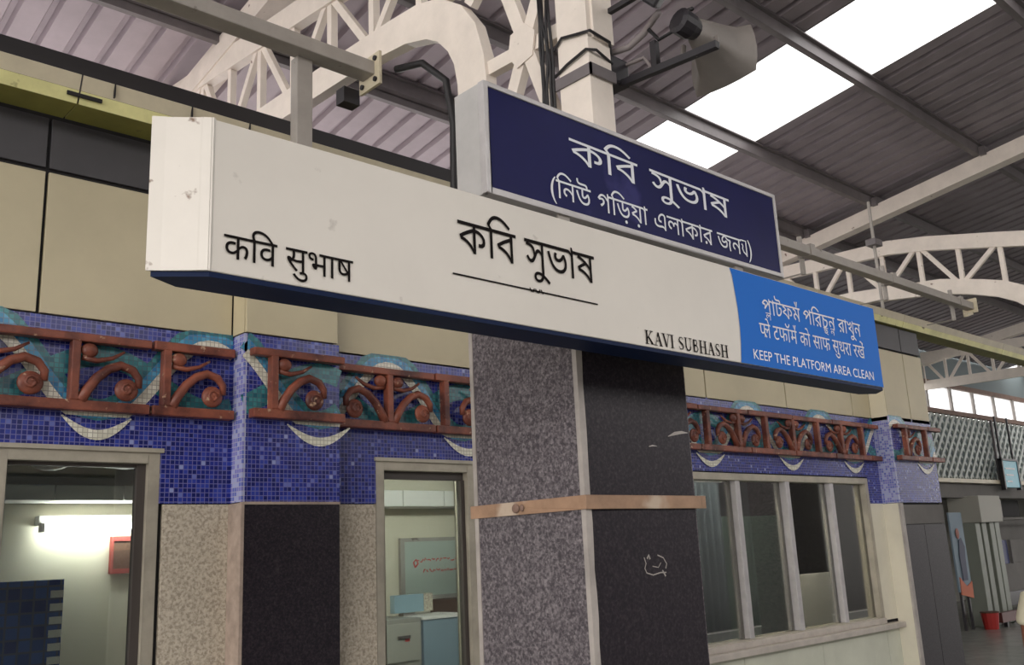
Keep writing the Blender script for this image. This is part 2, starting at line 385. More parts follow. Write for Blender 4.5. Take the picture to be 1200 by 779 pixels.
# ------------------------------------------------------------------ terracotta scroll frieze
def frieze(label, x0, x1, yf, posts, mirror=False, raillen=0.62):
    t = thing('terracotta_frieze', label, 'frieze', ((x0 + x1) / 2, yf, 2.24))
    y = yf - 0.045
    a = x0; k = 0
    while a < x1 - 0.02:
        b = min(a + raillen, x1)
        if x1 - b < 0.12: b = x1
        obj('rail', B(a + .006, b - .006, y - .02, y + .03, 2.525, 2.56 + 0.004 * (k % 2)), m_terra, t, bevel=0.006)
        obj('rail', B(a + .006, b - .006, y - .022, y + .03, 2.24, 2.282), m_terra, t, bevel=0.006)
        a = b; k += 1
    for i, xp in enumerate(posts):
        obj('post', MB().bar((xp, y, 2.28), (xp, y, 2.528), 0.036, 0.045, (1, 0, 0)), m_terra, t, bevel=0.006)
        dirs = (1,) if not mirror else (1, -1) if i % 2 == 0 else ()
        for s in dirs:
            def X(d): return xp + s * d
            arc = [(.028, 2.28), (.055, 2.33), (.09, 2.38), (.135, 2.42), (.185, 2.44), (.235, 2.425), (.262, 2.39), (.262, 2.35)]
            arc = [(X(d), y - 0.006, z) for d, z in arc]
            if not (x0 - .01 < min(p[0] for p in arc) and max(p[0] for p in arc) < x1 + .01): continue
            c = obj('scroll', MB().tube(arc, [.024, .022, .021, .020, .020, .019, .017, .015], 8), m_terra, t, smooth=True)
            obj('disc', MB().ball((X(.212), y - .006, 2.338), .050, .018, .048, 16, 8), m_terra, c, smooth=True)
            obj('disc_swirl', MB().tube([(X(.212) + .030 * math.cos(q * .8) * (1 - q * .07), y - .020, 2.338 + .030 * math.sin(q * .8) * (1 - q * .07)) for q in range(11)], .008, 6), m_terra, c, smooth=True)
            hk = obj('hook', MB().tube([(X(.03), y, 2.462), (X(.09), y, 2.452), (X(.15), y, 2.468), (X(.2), y, 2.5)], [.013, .012, .01, .006], 6), m_terra, t, smooth=True)
            obj('disc', MB().ball((X(.055), y - .005, 2.492), .036, .022, .03), m_terra, hk, smooth=True)
    return t
frieze('brown scroll frieze above left window, beside cream panels', -0.3, 1.945, YW, (-.25, .12, .49, .87, 1.245, 1.625))
frieze('brown scroll frieze across the narrow pilaster over dark stone', P1[0] + .01, P1[1], P1[2], (2.075,))
frieze('brown scroll frieze above window left of the granite column', P1[1] + .02, 3.95, YW, (2.80, 3.17, 3.55), True)
frieze('brown scroll frieze above the four-paned sliding window', 4.2, P2[0] - .02, YW, (4.4, 4.8, 5.17, 5.55, 5.93, 6.30, 6.68, 7.06, 7.44, 7.80), True)
frieze('brown scroll frieze on far pilaster at end of the building', P2[0] + .03, P2[1] + .06, P2[2], (8.32, 8.72), True)

# ------------------------------------------------------------------ windows
def window_frame(name, x0, x1, z0, z1, mull=(), beam=0.05, recess=0.03):
    w_ = obj(name, B(x0, x0 + beam, YW + recess - .03, YW + .12, z0, z1).box(x1 - beam, x1, YW + recess - .03, YW + .12, z0, z1)
             .box(x0 + beam, x1 - beam, YW + recess - .03, YW + .12, z1 - beam, z1).box(x0 + beam, x1 - beam, YW + recess - .03, YW + .12, z0, z0 + beam), m_alu, bevel=0.004)
    w_['kind'] = 'structure'
    return w_
w1 = window_frame('window_1', W1[0], W1[1], 0.3, ZT)
obj('bead', B(W1[0] + .05, W1[0] + .062, 4.04, 4.07, .35, 2.04).box(W1[1] - .085, W1[1] - .05, 4.03, 4.07, .35, 2.04).box(W1[0] + .06, W1[1] - .085, 4.04, 4.07, 2.025, 2.04), m_aludark, w1)
obj('lintel', B(W1[0] - .8, W1[1] + .01, 3.985, 4.05, ZT - .004, ZT + .014), m_alu, w1)
obj('pane', B(W1[0] + .06, W1[1] - .085, 4.05, 4.055, .35, 2.025), m_glass, w1)
w4 = struct('window_4', B(0.0, 0.05, 4.0, 4.12, .3, ZT).box(W1[0] - .07, W1[0] - .02, 4.0, 4.12, .3, ZT).box(0.05, W1[0] - .07, 4.0, 4.12, ZT - .05, ZT), m_alu)
obj('pane', B(0.05, W1[0] - .07, 4.05, 4.055, .3, ZT - .05), m_glass, w4)
w2 = window_frame('window_2', W2[0], W2[1], 0.3, ZT)
obj('bead', B(W2[0] + .05, W2[1] - .05, 4.04, 4.07, 2.0, 2.04).box(W2[1] - .075, W2[1] - .05, 4.03, 4.07, .35, 2.0), m_aludark, w2)
obj('lintel', B(W2[0] - .01, W2[1] + .01, 3.985, 4.05, ZT - .004, ZT + .014), m_alu, w2)
obj('pane', B(W2[0] + .05, W2[1] - .075, 4.05, 4.055, .35, 2.0), m_glass, w2)
w3 = window_frame('window_3', W3[0], W3[1], ZS, ZT)
for i, xm in enumerate((5.30, 5.94, 6.60, 7.29)):
    obj('mullion', B(xm - .028, xm + .028, 4.0 + .01 * (i % 2), 4.09, ZS + .05, ZT - .05), m_frame, w3, bevel=0.003)
for i, (a, b) in enumerate(((4.8, 5.27), (5.33, 5.91), (5.97, 6.57), (6.63, 7.26), (7.32, 7.85))):
    obj('pane', B(a, b, 4.055, 4.06, ZS + .05, ZT - .05), m_glassd, w3)
    obj('sash', B(a + .0, a + .035, 4.06, 4.085, ZS + .05, ZT - .05).box(b - .03, b, 4.06, 4.085, ZS + .05, ZT - .05), m_alu, w3)
obj('sill', B(W3[0] - .03, P2[0] - .01, 3.93, 4.06, ZS - .05, ZS - .005).box(W3[0], W3[1], 3.985, 4.1, ZS - .005, ZS + .04), mat('window_sill_paint', (0.52, 0.47, 0.42), 0.5, noise=.2), w3, bevel=0.006)

# ------------------------------------------------------------------ rooms behind the windows
struct('wall_room_back', B(-0.6, 5.8, 6.2, 6.3, 0, 3.0), m_room)
struct('wall_room_side', B(-0.7, -0.6, 4.12, 6.3, 0, 3.0).box(2.62, 2.70, 4.12, 6.2, 0, 3.0), m_room)
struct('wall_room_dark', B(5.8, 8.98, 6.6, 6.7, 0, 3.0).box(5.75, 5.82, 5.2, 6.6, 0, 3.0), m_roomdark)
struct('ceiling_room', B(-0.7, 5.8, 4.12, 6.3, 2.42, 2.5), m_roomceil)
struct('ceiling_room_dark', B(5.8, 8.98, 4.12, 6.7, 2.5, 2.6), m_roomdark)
t = thing('tube_light', 'glowing white tube light high on the wall behind left window', 'lamp', (2.1, 6.1, 1.9))
obj('housing', B(1.78, 2.42, 6.12, 6.2, 1.885, 1.945), m_paper, t, bevel=.004)
obj('tube', MB().tube([(1.8, 6.09, 1.87), (2.4, 6.09, 1.87)], .02, 10), emit('tube_glow', (1.0, 1.0, 0.96), 45), t)
obj('end_cap', B(1.78, 1.80, 6.06, 6.12, 1.845, 1.9), m_paper, t); obj('end_cap', B(2.40, 2.42, 6.06, 6.12, 1.845, 1.9), m_paper, t)
t = thing('notice_board', 'small brown board with red edges on wall behind left window', 'board', (2.33, 6.18, 1.6))
obj('frame', B(2.23, 2.45, 6.165, 6.2, 1.785, 1.815).box(2.23, 2.45, 6.165, 6.2, 1.585, 1.615).box(2.23, 2.245, 6.165, 6.2, 1.615, 1.785), mat('board_red', (.3, .05, .04), .6), t)
obj('board', B(2.245, 2.45, 6.175, 6.195, 1.615, 1.785), m_brown, t)
t = thing('ventilation_duct', 'pale boxed duct running under ceiling behind left window', 'duct', (1.8, 5.9, 2.0))
for i in range(4): obj('duct_section', B(1.0 + i * .4, 1.393 + i * .4, 5.9, 6.19, 2.02, 2.11), m_paper, t, bevel=.006)
t = thing('tiled_partition', 'dark blue tiled partition low behind the left window', 'partition', (1.7, 5.9, 0))
obj('tiled_face', B(1.45, 1.86, 5.85, 6.0, 0, 1.57), tile_mat('blue_wall_tiles', [(0, (.04, .09, .30)), (.4, (.06, .13, .40)), (.8, (.03, .06, .22))], (.1, .12, .2), .07), t)
for i in range(11): obj('pale_tile', B(1.79, 1.855, 5.84, 5.85, .75 + i * .072, .79 + i * .072), m_paper, t)
t = thing('ceiling_fan', 'dark ceiling fan behind the left window', 'fan', (1.55, 5.2, 2.42))
obj('rod', MB().tube([(1.55, 5.2, 2.42), (1.55, 5.2, 2.2)], .012), m_steel2, t); obj('motor', MB().ball((1.55, 5.2, 2.17), .1, .1, .05), m_steel2, t, smooth=True)
for k in range(3):
    a = k * 2.094 + .3; obj('blade', MB().bar((1.55 + .09 * math.cos(a), 5.2 + .09 * math.sin(a), 2.17), (1.55 + .5 * math.cos(a), 5.2 + .5 * math.sin(a), 2.16), .11, .008, (-math.sin(a), math.cos(a), 0)), m_steel2, t)
# second room
t = thing('ventilation_duct', 'pale boxed duct running under ceiling behind the middle window', 'duct', (4.7, 5.9, 2.0))
for i in range(4): obj('duct_section', B(3.9 + i * .4, 4.293 + i * .4, 5.9, 6.19, 1.98, 2.10), m_paper, t, bevel=.006)
t = thing('whiteboard', 'framed whiteboard with faded red handwriting seen through middle window', 'whiteboard', (4.8, 6.18, 1.3))
obj('surface', B(4.50, 5.26, 6.175, 6.195, 1.3, 1.72), mat('whiteboard_surface', (.40, .46, .42), .3), t)
obj('frame', B(4.46, 5.3, 6.17, 6.2, 1.72, 1.75).box(4.46, 5.3, 6.17, 6.2, 1.27, 1.3).box(4.46, 4.5, 6.17, 6.2, 1.3, 1.72).box(5.26, 5.3, 6.17, 6.2, 1.3, 1.72), m_steel2, t)
rm = MB(); rnd = random.Random(3)
for (a, b, z) in ((4.62, 5.24, 1.575), (4.68, 5.15, 1.49)):
    x = a
    while x < b:
        wdt = rnd.uniform(.015, .04)
        rm.ribbon([(x, z + rnd.uniform(-.014, .014)), (x + wdt * .5, z + rnd.uniform(-.016, .016)), (x + wdt, z + rnd.uniform(-.012, .012))], .009, 6.173); x += wdt + .01
rm.ribbon([(4.60, 1.52), (4.585, 1.56), (4.61, 1.58), (4.63, 1.55), (4.60, 1.52)], .014, 6.173)
obj('handwriting', rm, mat('red_marker', (.55, .05, .04), .6), t)
t = thing('steel_cabinet', 'grey cabinet with file drawers low behind the middle window', 'cabinet', (4.0, 5.5, 0))
obj('body', B(3.82, 4.14, 5.5, 5.9, 0, 1.19), mat('cabinet_grey', (.26, .25, .22), .5), t, bevel=.004)
for i in range(4):
    d = obj('drawer', B(3.84, 4.12, 5.488, 5.5, .07 + i * .28, .32 + i * .28), mat('drawer_grey', (.30, .29, .25), .5) if i == 0 else bpy.data.materials['drawer_grey'], t, bevel=.003)
    obj('handle', B(3.93, 4.03, 5.475, 5.488, .22 + i * .28, .24 + i * .28), m_aludark, d)
obj('red_mark', B(3.99, 4.03, 5.486, 5.488, 1.04, 1.07), m_red, t)
t = thing('storage_box', 'pale blue box standing beside the grey cabinet behind middle window', 'box', (4.35, 5.5, 0))
obj('body', B(4.16, 4.56, 5.5, 5.85, 0, 1.17), m_slate, t, bevel=.006); obj('lid', B(4.15, 4.57, 5.49, 5.86, 1.17, 1.19), m_paper, t)
t = thing('computer_monitor', 'pale blue monitor on top of the cabinet behind the middle window', 'monitor', (4.1, 5.75, 1.19))
obj('screen', B(4.06, 4.32, 5.7, 5.76, 1.215, 1.34), mat('screen_blue', (.25, .36, .42), .3), t, bevel=.005); obj('bezel', B(4.32, 4.40, 5.7, 5.76, 1.215, 1.34), m_gran_beige, t); obj('stand', B(4.15, 4.25, 5.72, 5.78, 1.19, 1.215), m_steel2, t)
t = thing('wooden_cupboard', 'dark brown cupboard at right behind the middle window', 'cupboard', (4.9, 5.9, 0))
obj('body', B(4.72, 5.4, 5.8, 6.15, 0, 1.27), m_brown, t, bevel=.005); obj('door', B(4.75, 5.05, 5.79, 5.8, .05, 1.23), m_brown, t); obj('door', B(5.07, 5.37, 5.79, 5.8, .05, 1.23), m_brown, t)
t = thing('tube_light', 'added tube light, out of view, brightening the room of the sliding window', 'lamp', (7, 4.2, 2.4))  # unseen lamp added to brighten what shows through the sliding panes
obj('housing', B(5.9, 8.4, 4.14, 4.2, 2.38, 2.44), m_paper, t); obj('tube', MB().tube([(5.95, 4.23, 2.36), (8.35, 4.23, 2.36)], .018, 10), emit('added_glow_office', (1.0, .98, .9), 260), t)
t = thing('tube_light', 'added tube light, out of view, brightening the room of the middle window', 'lamp', (3.3, 4.25, 2.3))  # unseen lamp added so the middle room looks lit
obj('housing', B(2.85, 4.0, 4.14, 4.2, 2.30, 2.36), m_paper, t); obj('tube', MB().tube([(2.88, 4.22, 2.285), (3.97, 4.22, 2.285)], .018, 10), emit('added_glow_soft', (1.0, .98, .9), 200), t)
# the dark office behind the sliding window
tag(obj('white_noticeboard', B(7.30, 8.20, 4.52, 4.55, .55, 1.30), m_paper, bevel=.004), 'white board leaning inside behind right panes of sliding window', 'board')
t = thing('steel_almirah', 'dark green steel cupboard behind the sliding window', 'cupboard', (6.9, 5.6, 0))
mg = mat('green_steel', (.05, .085, .07), .5, noise=.2)
obj('body', B(7.6, 8.9, 5.5, 6.0, 0, 1.85), mg, t, bevel=.005)
obj('door', B(7.63, 8.23, 5.485, 5.5, .05, 1.8), mg, t); obj('door', B(8.26, 8.87, 5.485, 5.5, .05, 1.8), mg, t)
t = thing('curtain', 'bluish grey curtain hanging behind left panes of sliding window', 'curtain', (5.6, 4.6, 0.9))
cm = MB(); n = 60
for i in range(n + 1):
    x = 5.75 + 1.0 * i / n; y = 4.75 + .03 * math.sin(i * 1.1)
    cm.v += [(x, y, .4), (x, y, 2.1)]
cm.f = [(2 * i, 2 * i + 2, 2 * i + 3, 2 * i + 1) for i in range(n)]
obj('cloth', cm, mat('curtain_cloth', (.06, .08, .10), .9), t, smooth=True); obj('curtain_rod', MB().tube([(5.7, 4.75, 2.11), (6.8, 4.75, 2.11)], .012), m_steel2, t)
for i, (a, b, lab) in enumerate(((6.75, 7.15, 'small white tube light under ceiling behind the sliding window, nearer the column'), (8.05, 8.5, 'small white tube light under ceiling behind the sliding window, farther from the column'))):
    t = thing('tube_light', lab, 'lamp', (a, 5.2, 2.2))
    obj('housing', B(a, b, 5.2, 5.27, 2.19, 2.24), m_paper, t); obj('tube', MB().tube([(a + .01, 5.22, 2.175), (b - .01, 5.22, 2.175)], .016), emit('tube_glow_dim', (1, .97, .9), 22) if i == 0 else bpy.data.materials['tube_glow_dim'], t)

# ------------------------------------------------------------------ roof: sheets, skylights, purlins, rafters
SL = 0.15
def zr(y): return 4.95 + SL * (5.7 - y)
YB, YF = 7.0, -6.0
def sheet(w_, YB=YB):
    mb = MB(); prof = []; x = 0.0
    while x < w_ - 0.01:
        prof += [(x, 0), (x + .135, 0), (x + .152, .035), (x + .183, .035)]; x += .2
    prof.append((w_, 0)); n = len(prof)
    for y in (YF, YB):
        for (px, pz) in prof: mb.v.append((px, y, zr(y) + pz))
    mb.f = [(i, i + 1, n + i + 1, n + i) for i in range(n - 1)]
    return mb
roof = bpy.data.objects.new('ceiling', None); COL.objects.link(roof); roof['kind'] = 'structure'; WL['ceiling'] = Vector((0, 0, 0))
proto = None; short = None; X = -7.9
skyx = (-0.9, 6.1, 20.1, 27.1)
while X < 38:
    s0 = next((s for s in skyx if abs(s - X) < .3), None)
    if s0 is not None:
        X = s0
        obj('skylight_sheet', MB().add([(X, YF, zr(YF) + .01), (X + 1.05, YF, zr(YF) + .01), (X + 1.05, YB, zr(YB) + .01), (X, YB, zr(YB) + .01)], [(0, 1, 2, 3)]), m_sky, roof)
        X += 1.05; continue
    nxt = min([s for s in skyx if s > X] + [38])
    wdt = 1.0 if nxt - X > 1.45 else nxt - X
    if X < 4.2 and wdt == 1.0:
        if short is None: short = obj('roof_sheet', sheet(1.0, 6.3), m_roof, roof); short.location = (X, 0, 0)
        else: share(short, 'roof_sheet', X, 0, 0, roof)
    elif proto is None: proto = obj('roof_sheet', sheet(1.0), m_roofshaded, roof); proto.location = (X, 0, 0)
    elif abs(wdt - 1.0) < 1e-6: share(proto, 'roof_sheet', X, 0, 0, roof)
    else: o = obj('roof_sheet', sheet(wdt), m_roofshaded, roof); o.location = (X, 0, 0)
    X += wdt
pu = None
for y in (6.25, 5.12, 4.3, 3.15, 2.0, 0.85, -0.3, -1.45, -2.6, -3.8, -5.0):
    z = zr(y) - 0.004
    if pu is None:
        pu = obj('purlin', B(-7.9, 38, y - .008, y + .008, z - .11, z).box(-7.9, 38, y, y + .045, z - .11, z - .10).box(-7.9, 38, y - .04, y, z - .012, z), m_purlin, roof); y0, z0 = y, z
    else: share(pu, 'purlin', 0, y - y0, z - z0, roof)
obj('purlin', B(-2.9, 9.3, 5.175, 5.22, zr(5.12) - .17, zr(5.12) - .02), m_purlin, roof)

# ------------------------------------------------------------------ arched trusses
LO = [(2.66, 3.0), (2.655, 3.55), (2.665, 3.66), (2.71, 3.82), (2.80, 3.95), (2.95, 4.06), (3.12, 4.11), (3.34, 4.13), (3.72, 4.15), (4.68, 4.16), (7.1, 4.17)]
LI = [(7.1, 4.01), (4.40, 4.0), (3.71, 3.995), (3.45, 3.98), (3.21, 3.95), (3.05, 3.90), (2.97, 3.85), (2.90, 3.77), (2.86, 3.69), (2.84, 3.58), (2.84, 3.0)]
def arc(cy, cz, r, a0, a1, n=9): return [(cy + r * math.cos(math.radians(a0 + (a1 - a0) * i / n)), cz + r * math.sin(math.radians(a0 + (a1 - a0) * i / n))) for i in range(n + 1)]
def truss(x0, k, label, col):
    xw = 0.12
    t = thing('roof_truss', label, 'truss', (x0, 2.4, 2.95), 'arched roof trusses')
    dr = 0 if col else 0.17
    def D(y, z): return z if z < 3.2 else z - dr * min(max(0, 4.2 - y), 1.5) ** 1.3 + k * .3 * max(0, y - 3.7)
    obj('lower_chord', MB().prism([(y, D(y, z)) for y, z in LO + LI], 'x', x0, x0 + .06), m_steel, t)
    def top(y): return 4.60 + k * max(0, y - 3.4)
    outer = [(2.08, 2.95), (2.08, 3.5)] + arc(2.08 + .75, 3.85, .75, 180, 90, 10) + [(3.1, 4.6), (3.4, 4.60), (3.8, top(3.8)), (4.2, top(4.2)), (7.1, top(7.1))]
    inner = [(7.1, top(7.1) - .15), (4.2, top(4.2) - .15), (3.8, top(3.8) - .15), (3.4, 4.45), (3.1, 4.45)] + arc(2.08 + .75, 3.85, .60, 90, 180, 10) + [(2.23, 3.5), (2.23, 2.95)]
    obj('upper_chord', MB().prism([(y, z - dr * min(max(0, 4.2 - y), 1.5) ** 1.3 if z > 3.6 else z) for y, z in outer + inner], 'x', x0 - .001, x0 + .06), m_steel, t)
    obj('post', B(x0 - .004, x0 + xw, 2.078, 2.232, 2.95, zr(2.1) - .12), m_steel, t)
    obj('splice_plate', B(x0 + .02, x0 + xw + .012, 2.066, 2.245, 3.46, 3.9), m_steel, t)
    # rafter under the purlins
    zb = lambda y: zr(y) - .12
    obj('rafter', MB().bar((x0 + .06, 7.2, zb(7.2) - .08), (x0 + .06, YF, zb(YF) - .08), .14, .16), m_steel, t)
    for y in (5.12, 4.3, 3.15): obj('cleat', B(x0 - .05, x0 + .15, y - .07, y - .012, zr(y) - .13, zr(y) - .04), m_purlin, t)
    obj('cap_plate', B(x0 - .25, x0 + .42, 2.02, 2.88, 2.927, 2.95), m_steel2, t)
    ys = [3.12 + .39 * i for i in range(11)]
    for i, y in enumerate(ys):
        zl = D(y, 4.12 if y > 3.3 else 4.09); zt = top(y) - .13 - dr * max(0, 4.2 - y) ** 1.3
        obj('web', MB().bar((x0 + .034, y, zl - .02), (x0 + .034, y, zt + .02), .04, .042), m_steel, t)
        if i < len(ys) - 1:
            y2 = ys[i + 1]; zt2 = top(y2) - .13 - dr * max(0, 4.2 - y2) ** 1.3
            p, q = ((y + .03, zl - .02), (y2 - .03, zt2)) if i % 2 else ((y + .03, zt + .02), (y2 - .03, D(y2, 4.12)))
            obj('web', MB().bar((x0 + .031, p[0], p[1]), (x0 + .031, q[0], q[1]), .036, .042), m_steel, t)
    for n_, (p, q) in enumerate((((2.57, 4.0), (2.26, 3.12)), ((2.19, 4.10), (2.67, 3.10)), ((2.20, 3.57), (2.70, 3.59)), ((2.3, 4.4), (2.78, 3.95)), ((2.62, 4.5), (2.9, 4.05)), ((2.95, 4.46), (2.95, 4.06)), ((2.23, 3.05), (2.68, 3.05)))):
        if not col and n_ in (3, 4, 5): continue
        obj('brace', MB().bar((x0 + .03 + .004 * n_, p[0], p[1]), (x0 + .03 + .004 * n_, q[0], q[1]), .04, .062), m_steel, t)
    obj('gusset', MB().prism([(2.38, 3.52), (2.47, 3.50), (2.52, 3.57), (2.50, 3.66), (2.42, 3.68), (2.36, 3.62)], 'x', x0 + .004, x0 + .012), m_steel, t)
    return t
truss(2.4, 0.11, 'cream arched roof truss rising from top of the granite column', 1)
truss(9.4, 0.03, 'cream arched roof truss over the far end of the building', 0)
truss(16.4, 0.03, 'distant cream roof truss crossing in front of bright clerestory windows', 0)
for xc, lab in ((9.46, 'grey granite column carrying the truss at the far end'), (16.46, 'distant grey granite column nearest the clerestory')):
    t = thing('granite_column', lab, 'column', (xc, 2.3, 0))
    obj('shaft', B(xc - .3, xc + .3, 2.05, 2.58, 0, 2.925), m_gran_grey, t, bevel=.01)

# dark eaves beam and yellow cable tray over the facade
struct('trim_2', B(-6, 4.6, 4.0, 4.08, 3.62, 3.815), mat('eaves_steel', (0.03, 0.027, 0.03), .6))
t = thing('cable_tray', 'long yellow and cream cable tray above the facade', 'cable tray', (2, 3.8, 3.5))
xx = [-2.0, 1.15, 2.2, 4.6, 7.0, 8.6, 11.0, 14.0, 17.5]
for i in range(len(xx) - 1):
    a, b = xx[i] + .004, xx[i + 1] - .004
    obj('tray_section', MB().prism([(3.985, 3.502), (3.812, 3.50), (3.812, 3.512), (3.985, 3.512)], 'x', a, b), m_yellowshaded, t)
    obj('tray_lip', MB().prism([(3.812, 3.499), (3.79, 3.55), (3.797, 3.552), (3.819, 3.506)], 'x', a, b), m_yellowlit, t)
    obj('tray_side', MB().prism([(3.79, 3.551), (3.768, 3.612), (3.774, 3.616), (3.797, 3.555)], 'x', a, b), m_paleyel, t)
obj('slot', B(1.10, 1.24, 3.788, 3.796, 3.522, 3.538), m_joint, t)
for a in (1.28, 1.62, 1.9): obj('seam', B(a, a + .005, 3.764, 3.778, 3.552, 3.614), m_joint, t)

# conduit channels with their hangers
t = thing('support_channel', 'grey steel channel ending in a drilled plate beside truss', 'channel', (1.5, 3.45, 3.85))
obj('channel', B(-2, 2.36, 3.40, 3.50, 3.86, 3.93), m_steel2, t, bevel=.006)
obj('end_plate', B(2.355, 2.37, 3.36, 3.53, 3.80, 3.97), m_paleyel, t)
for y, z in ((3.39, 3.83), (3.39, 3.94), (3.5, 3.83), (3.5, 3.94)): obj('bolt', MB().tube([(2.345, y, z), (2.357, y, z)], .013, 8), m_blackm, t)
obj('hanger', B(1.98, 2.06, 3.47, 3.53, 3.42, 3.86), m_steel2, t, bevel=.004)
obj('foot_bracket', B(1.97, 2.07, 3.47, 3.875, 3.414, 3.42), m_steel2, t)
t = thing('support_channel', 'grey steel channel running from the navy sign to the far truss', 'channel', (6, 3.45, 3.72))
obj('channel', B(3.3, 9.36, 3.41, 3.49, 3.69, 3.76), m_steel2, t, bevel=.006)
obj('end_plate', B(9.33, 9.345, 3.38, 3.52, 3.66, 3.80), m_paleyel, t); obj('hook', MB().bar((9.34, 3.45, 3.66), (9.2, 3.45, 3.62), .04, .03, (0, 1, 0)), m_paleyel, t)
for x in (3.65, 5.0, 6.34, 7.68, 9.05): (obj('hanger', MB().tube([(x, 3.505, 3.86), (x, 3.505, 3.56)], .02, 8), m_steel2, t), obj('hanger_arm', B(x - .008, x + .008, 3.505, 3.765, 3.567, 3.573), m_steel2, t))
for x in (3.65, 5.0, 6.34, 7.68, 9.05): obj('clamp', B(x - .03, x + .03, 3.40, 3.52, 3.685, 3.775), m_steel2, t)
t = thing('suspension_rod', 'thin steel rod hanging in front of the far truss', 'rod', (8.2, 3.9, 3.6))
obj('rod', MB().tube([(8.45, 3.9, 4.75), (8.45, 3.9, 3.62)], .016, 8), m_steel2, t); obj('top_bracket', B(8.38, 8.52, 3.85, 3.95, 4.30, 4.36), m_purlin, t)
t = thing('hanging_cable', 'black cable looping down behind the left end of navy sign', 'cable', (2.42, 3.3, 3.8))
obj('cable', MB().tube([(2.41, 3.30, 3.86), (2.45, 3.15, 3.84), (2.5, 3.04, 3.72), (2.52, 3.02, 3.5), (2.51, 3.02, 3.2), (2.51, 3.02, 2.95)], .018, 8), m_cable, t, smooth=True)
obj('junction_box', B(2.28, 2.37, 3.55, 3.62, 3.76, 3.84), m_blackm, t)

# ------------------------------------------------------------------ granite column in front
t = thing('granite_column', 'near granite column with a rusty strap, behind the white sign', 'column', (2.49, 2.3, 0))
x0, x1, y0, y1 = 2.195, 2.782, 2.05, 2.581
obj('core', B(x0 + .02, x1 - .02, y0 + .02, y1 - .02, 0, 2.925), m_concrete, t)
for z0_, z1_ in ((0, 1.2), (1.204, 2.0), (2.004, 2.925)):
    pass
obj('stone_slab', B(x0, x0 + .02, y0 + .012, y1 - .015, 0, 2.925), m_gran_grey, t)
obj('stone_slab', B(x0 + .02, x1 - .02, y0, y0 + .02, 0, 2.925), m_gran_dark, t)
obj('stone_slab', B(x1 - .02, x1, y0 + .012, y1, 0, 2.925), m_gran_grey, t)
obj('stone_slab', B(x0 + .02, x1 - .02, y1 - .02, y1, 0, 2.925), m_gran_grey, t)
cs = MB(); nz = 40
pr = []
for i in range(nz + 1):
    z = 2.925 * i / nz; wv = .024 + .002 * math.sin(i * 1.7) + .001 * math.sin(i * 4.1)
    pr.append((z, wv))
for i in range(nz):
    (za, wa), (zb_, wb) = pr[i], pr[i + 1]
    cs.add([(x0 - .003, y0 - .003, za), (x0 + wa, y0 - .003, za), (x0 + wb, y0 - .003, zb_), (x0 - .003, y0 - .003, zb_), (x0 - .003, y0 + .016, za), (x0 - .003, y0 + .016, zb_)],
           [(0, 1, 2, 3), (0, 3, 5, 4)])
obj('corner_trim', cs, m_corner, t)
obj('edge_trim', B(x0 - .003, x0 + .012, y1 - .016, y1 + .003, 0, 2.925), m_corner, t)
zs0, zs1 = 1.722, 1.766
st = obj('strap', B(x0 - .008, x0 - .001, y0 - .012, y1 + .02, zs0, zs1).box(x0 - .008, x1 + .03, y0 - .012, y0 - .004, zs0, zs1).box(x1 + .002, x1 + .008, y0 - .012, y1, zs0, zs1).box(x0, x1, y1 + .003, y1 + .01, zs0, zs1), m_strap, t, bevel=.0015)
obj('bolt', MB().ball((x0 - .012, 2.36, 1.744), .006, .018, .016), m_rust, st); obj('bolt', MB().ball((x0 - .012, 2.33, 1.744), .005, .01, .012), m_rust, st)
sm = MB(); yf = y0 - .0012
def scr(pts, wdt=.004): sm.ribbon(pts, wdt, yf)
scr([(2.46, 1.565), (2.468, 1.545), (2.46, 1.53), (2.468, 1.515), (2.5, 1.507), (2.54, 1.513), (2.57, 1.512)]); scr([(2.475, 1.56), (2.485, 1.572), (2.49, 1.558)], .007)
scr([(2.53, 1.57), (2.56, 1.56), (2.575, 1.54), (2.568, 1.525)]); scr([(2.5, 1.535), (2.53, 1.53), (2.545, 1.545)], .003); scr([(2.55, 1.52), (2.565, 1.5)], .006)
scr([(2.64, 1.972), (2.68, 1.984), (2.72, 1.990), (2.755, 1.990)], [.002, .012, .010, .002]); scr([(2.53, 1.932), (2.55, 1.936), (2.575, 1.935)], [.002, .005, .001])
obj('chalk_scrawl', sm, m_corner, t)

# ------------------------------------------------------------------ lettering
def contours(text, size=1.0, spacing=1.0):
    c = bpy.data.curves.new('tmp', 'FONT'); c.body = text; c.size = size; c.space_character = spacing
    o = bpy.data.objects.new('tmp', c); COL.objects.link(o)
    dg = bpy.context.evaluated_depsgraph_get(); dg.update()
    oe = o.evaluated_get(dg); cu = oe.to_curve(dg)
    out = []
    for sp in cu.splines:
        pts = []
        if sp.type == 'BEZIER':
            bp_ = sp.bezier_points; n = len(bp_)
            for i in range(n):
                a, b = bp_[i], bp_[(i + 1) % n]
                seg = interpolate_bezier(a.co.to_3d(), a.handle_right.to_3d(), b.handle_left.to_3d(), b.co.to_3d(), 5)
                pts += [(p[0], p[1]) for p in seg[:-1]]
        else: pts = [(p.co[0], p.co[1]) for p in sp.points]
        q = [pts[0]]
        for p in pts[1:]:
            if abs(p[0] - q[-1][0]) + abs(p[1] - q[-1][1]) > 1e-5: q.append(p)
        if len(q) > 2: out.append(q)
    oe.to_curve_clear(); bpy.data.objects.remove(o); bpy.data.curves.remove(c)
    return out
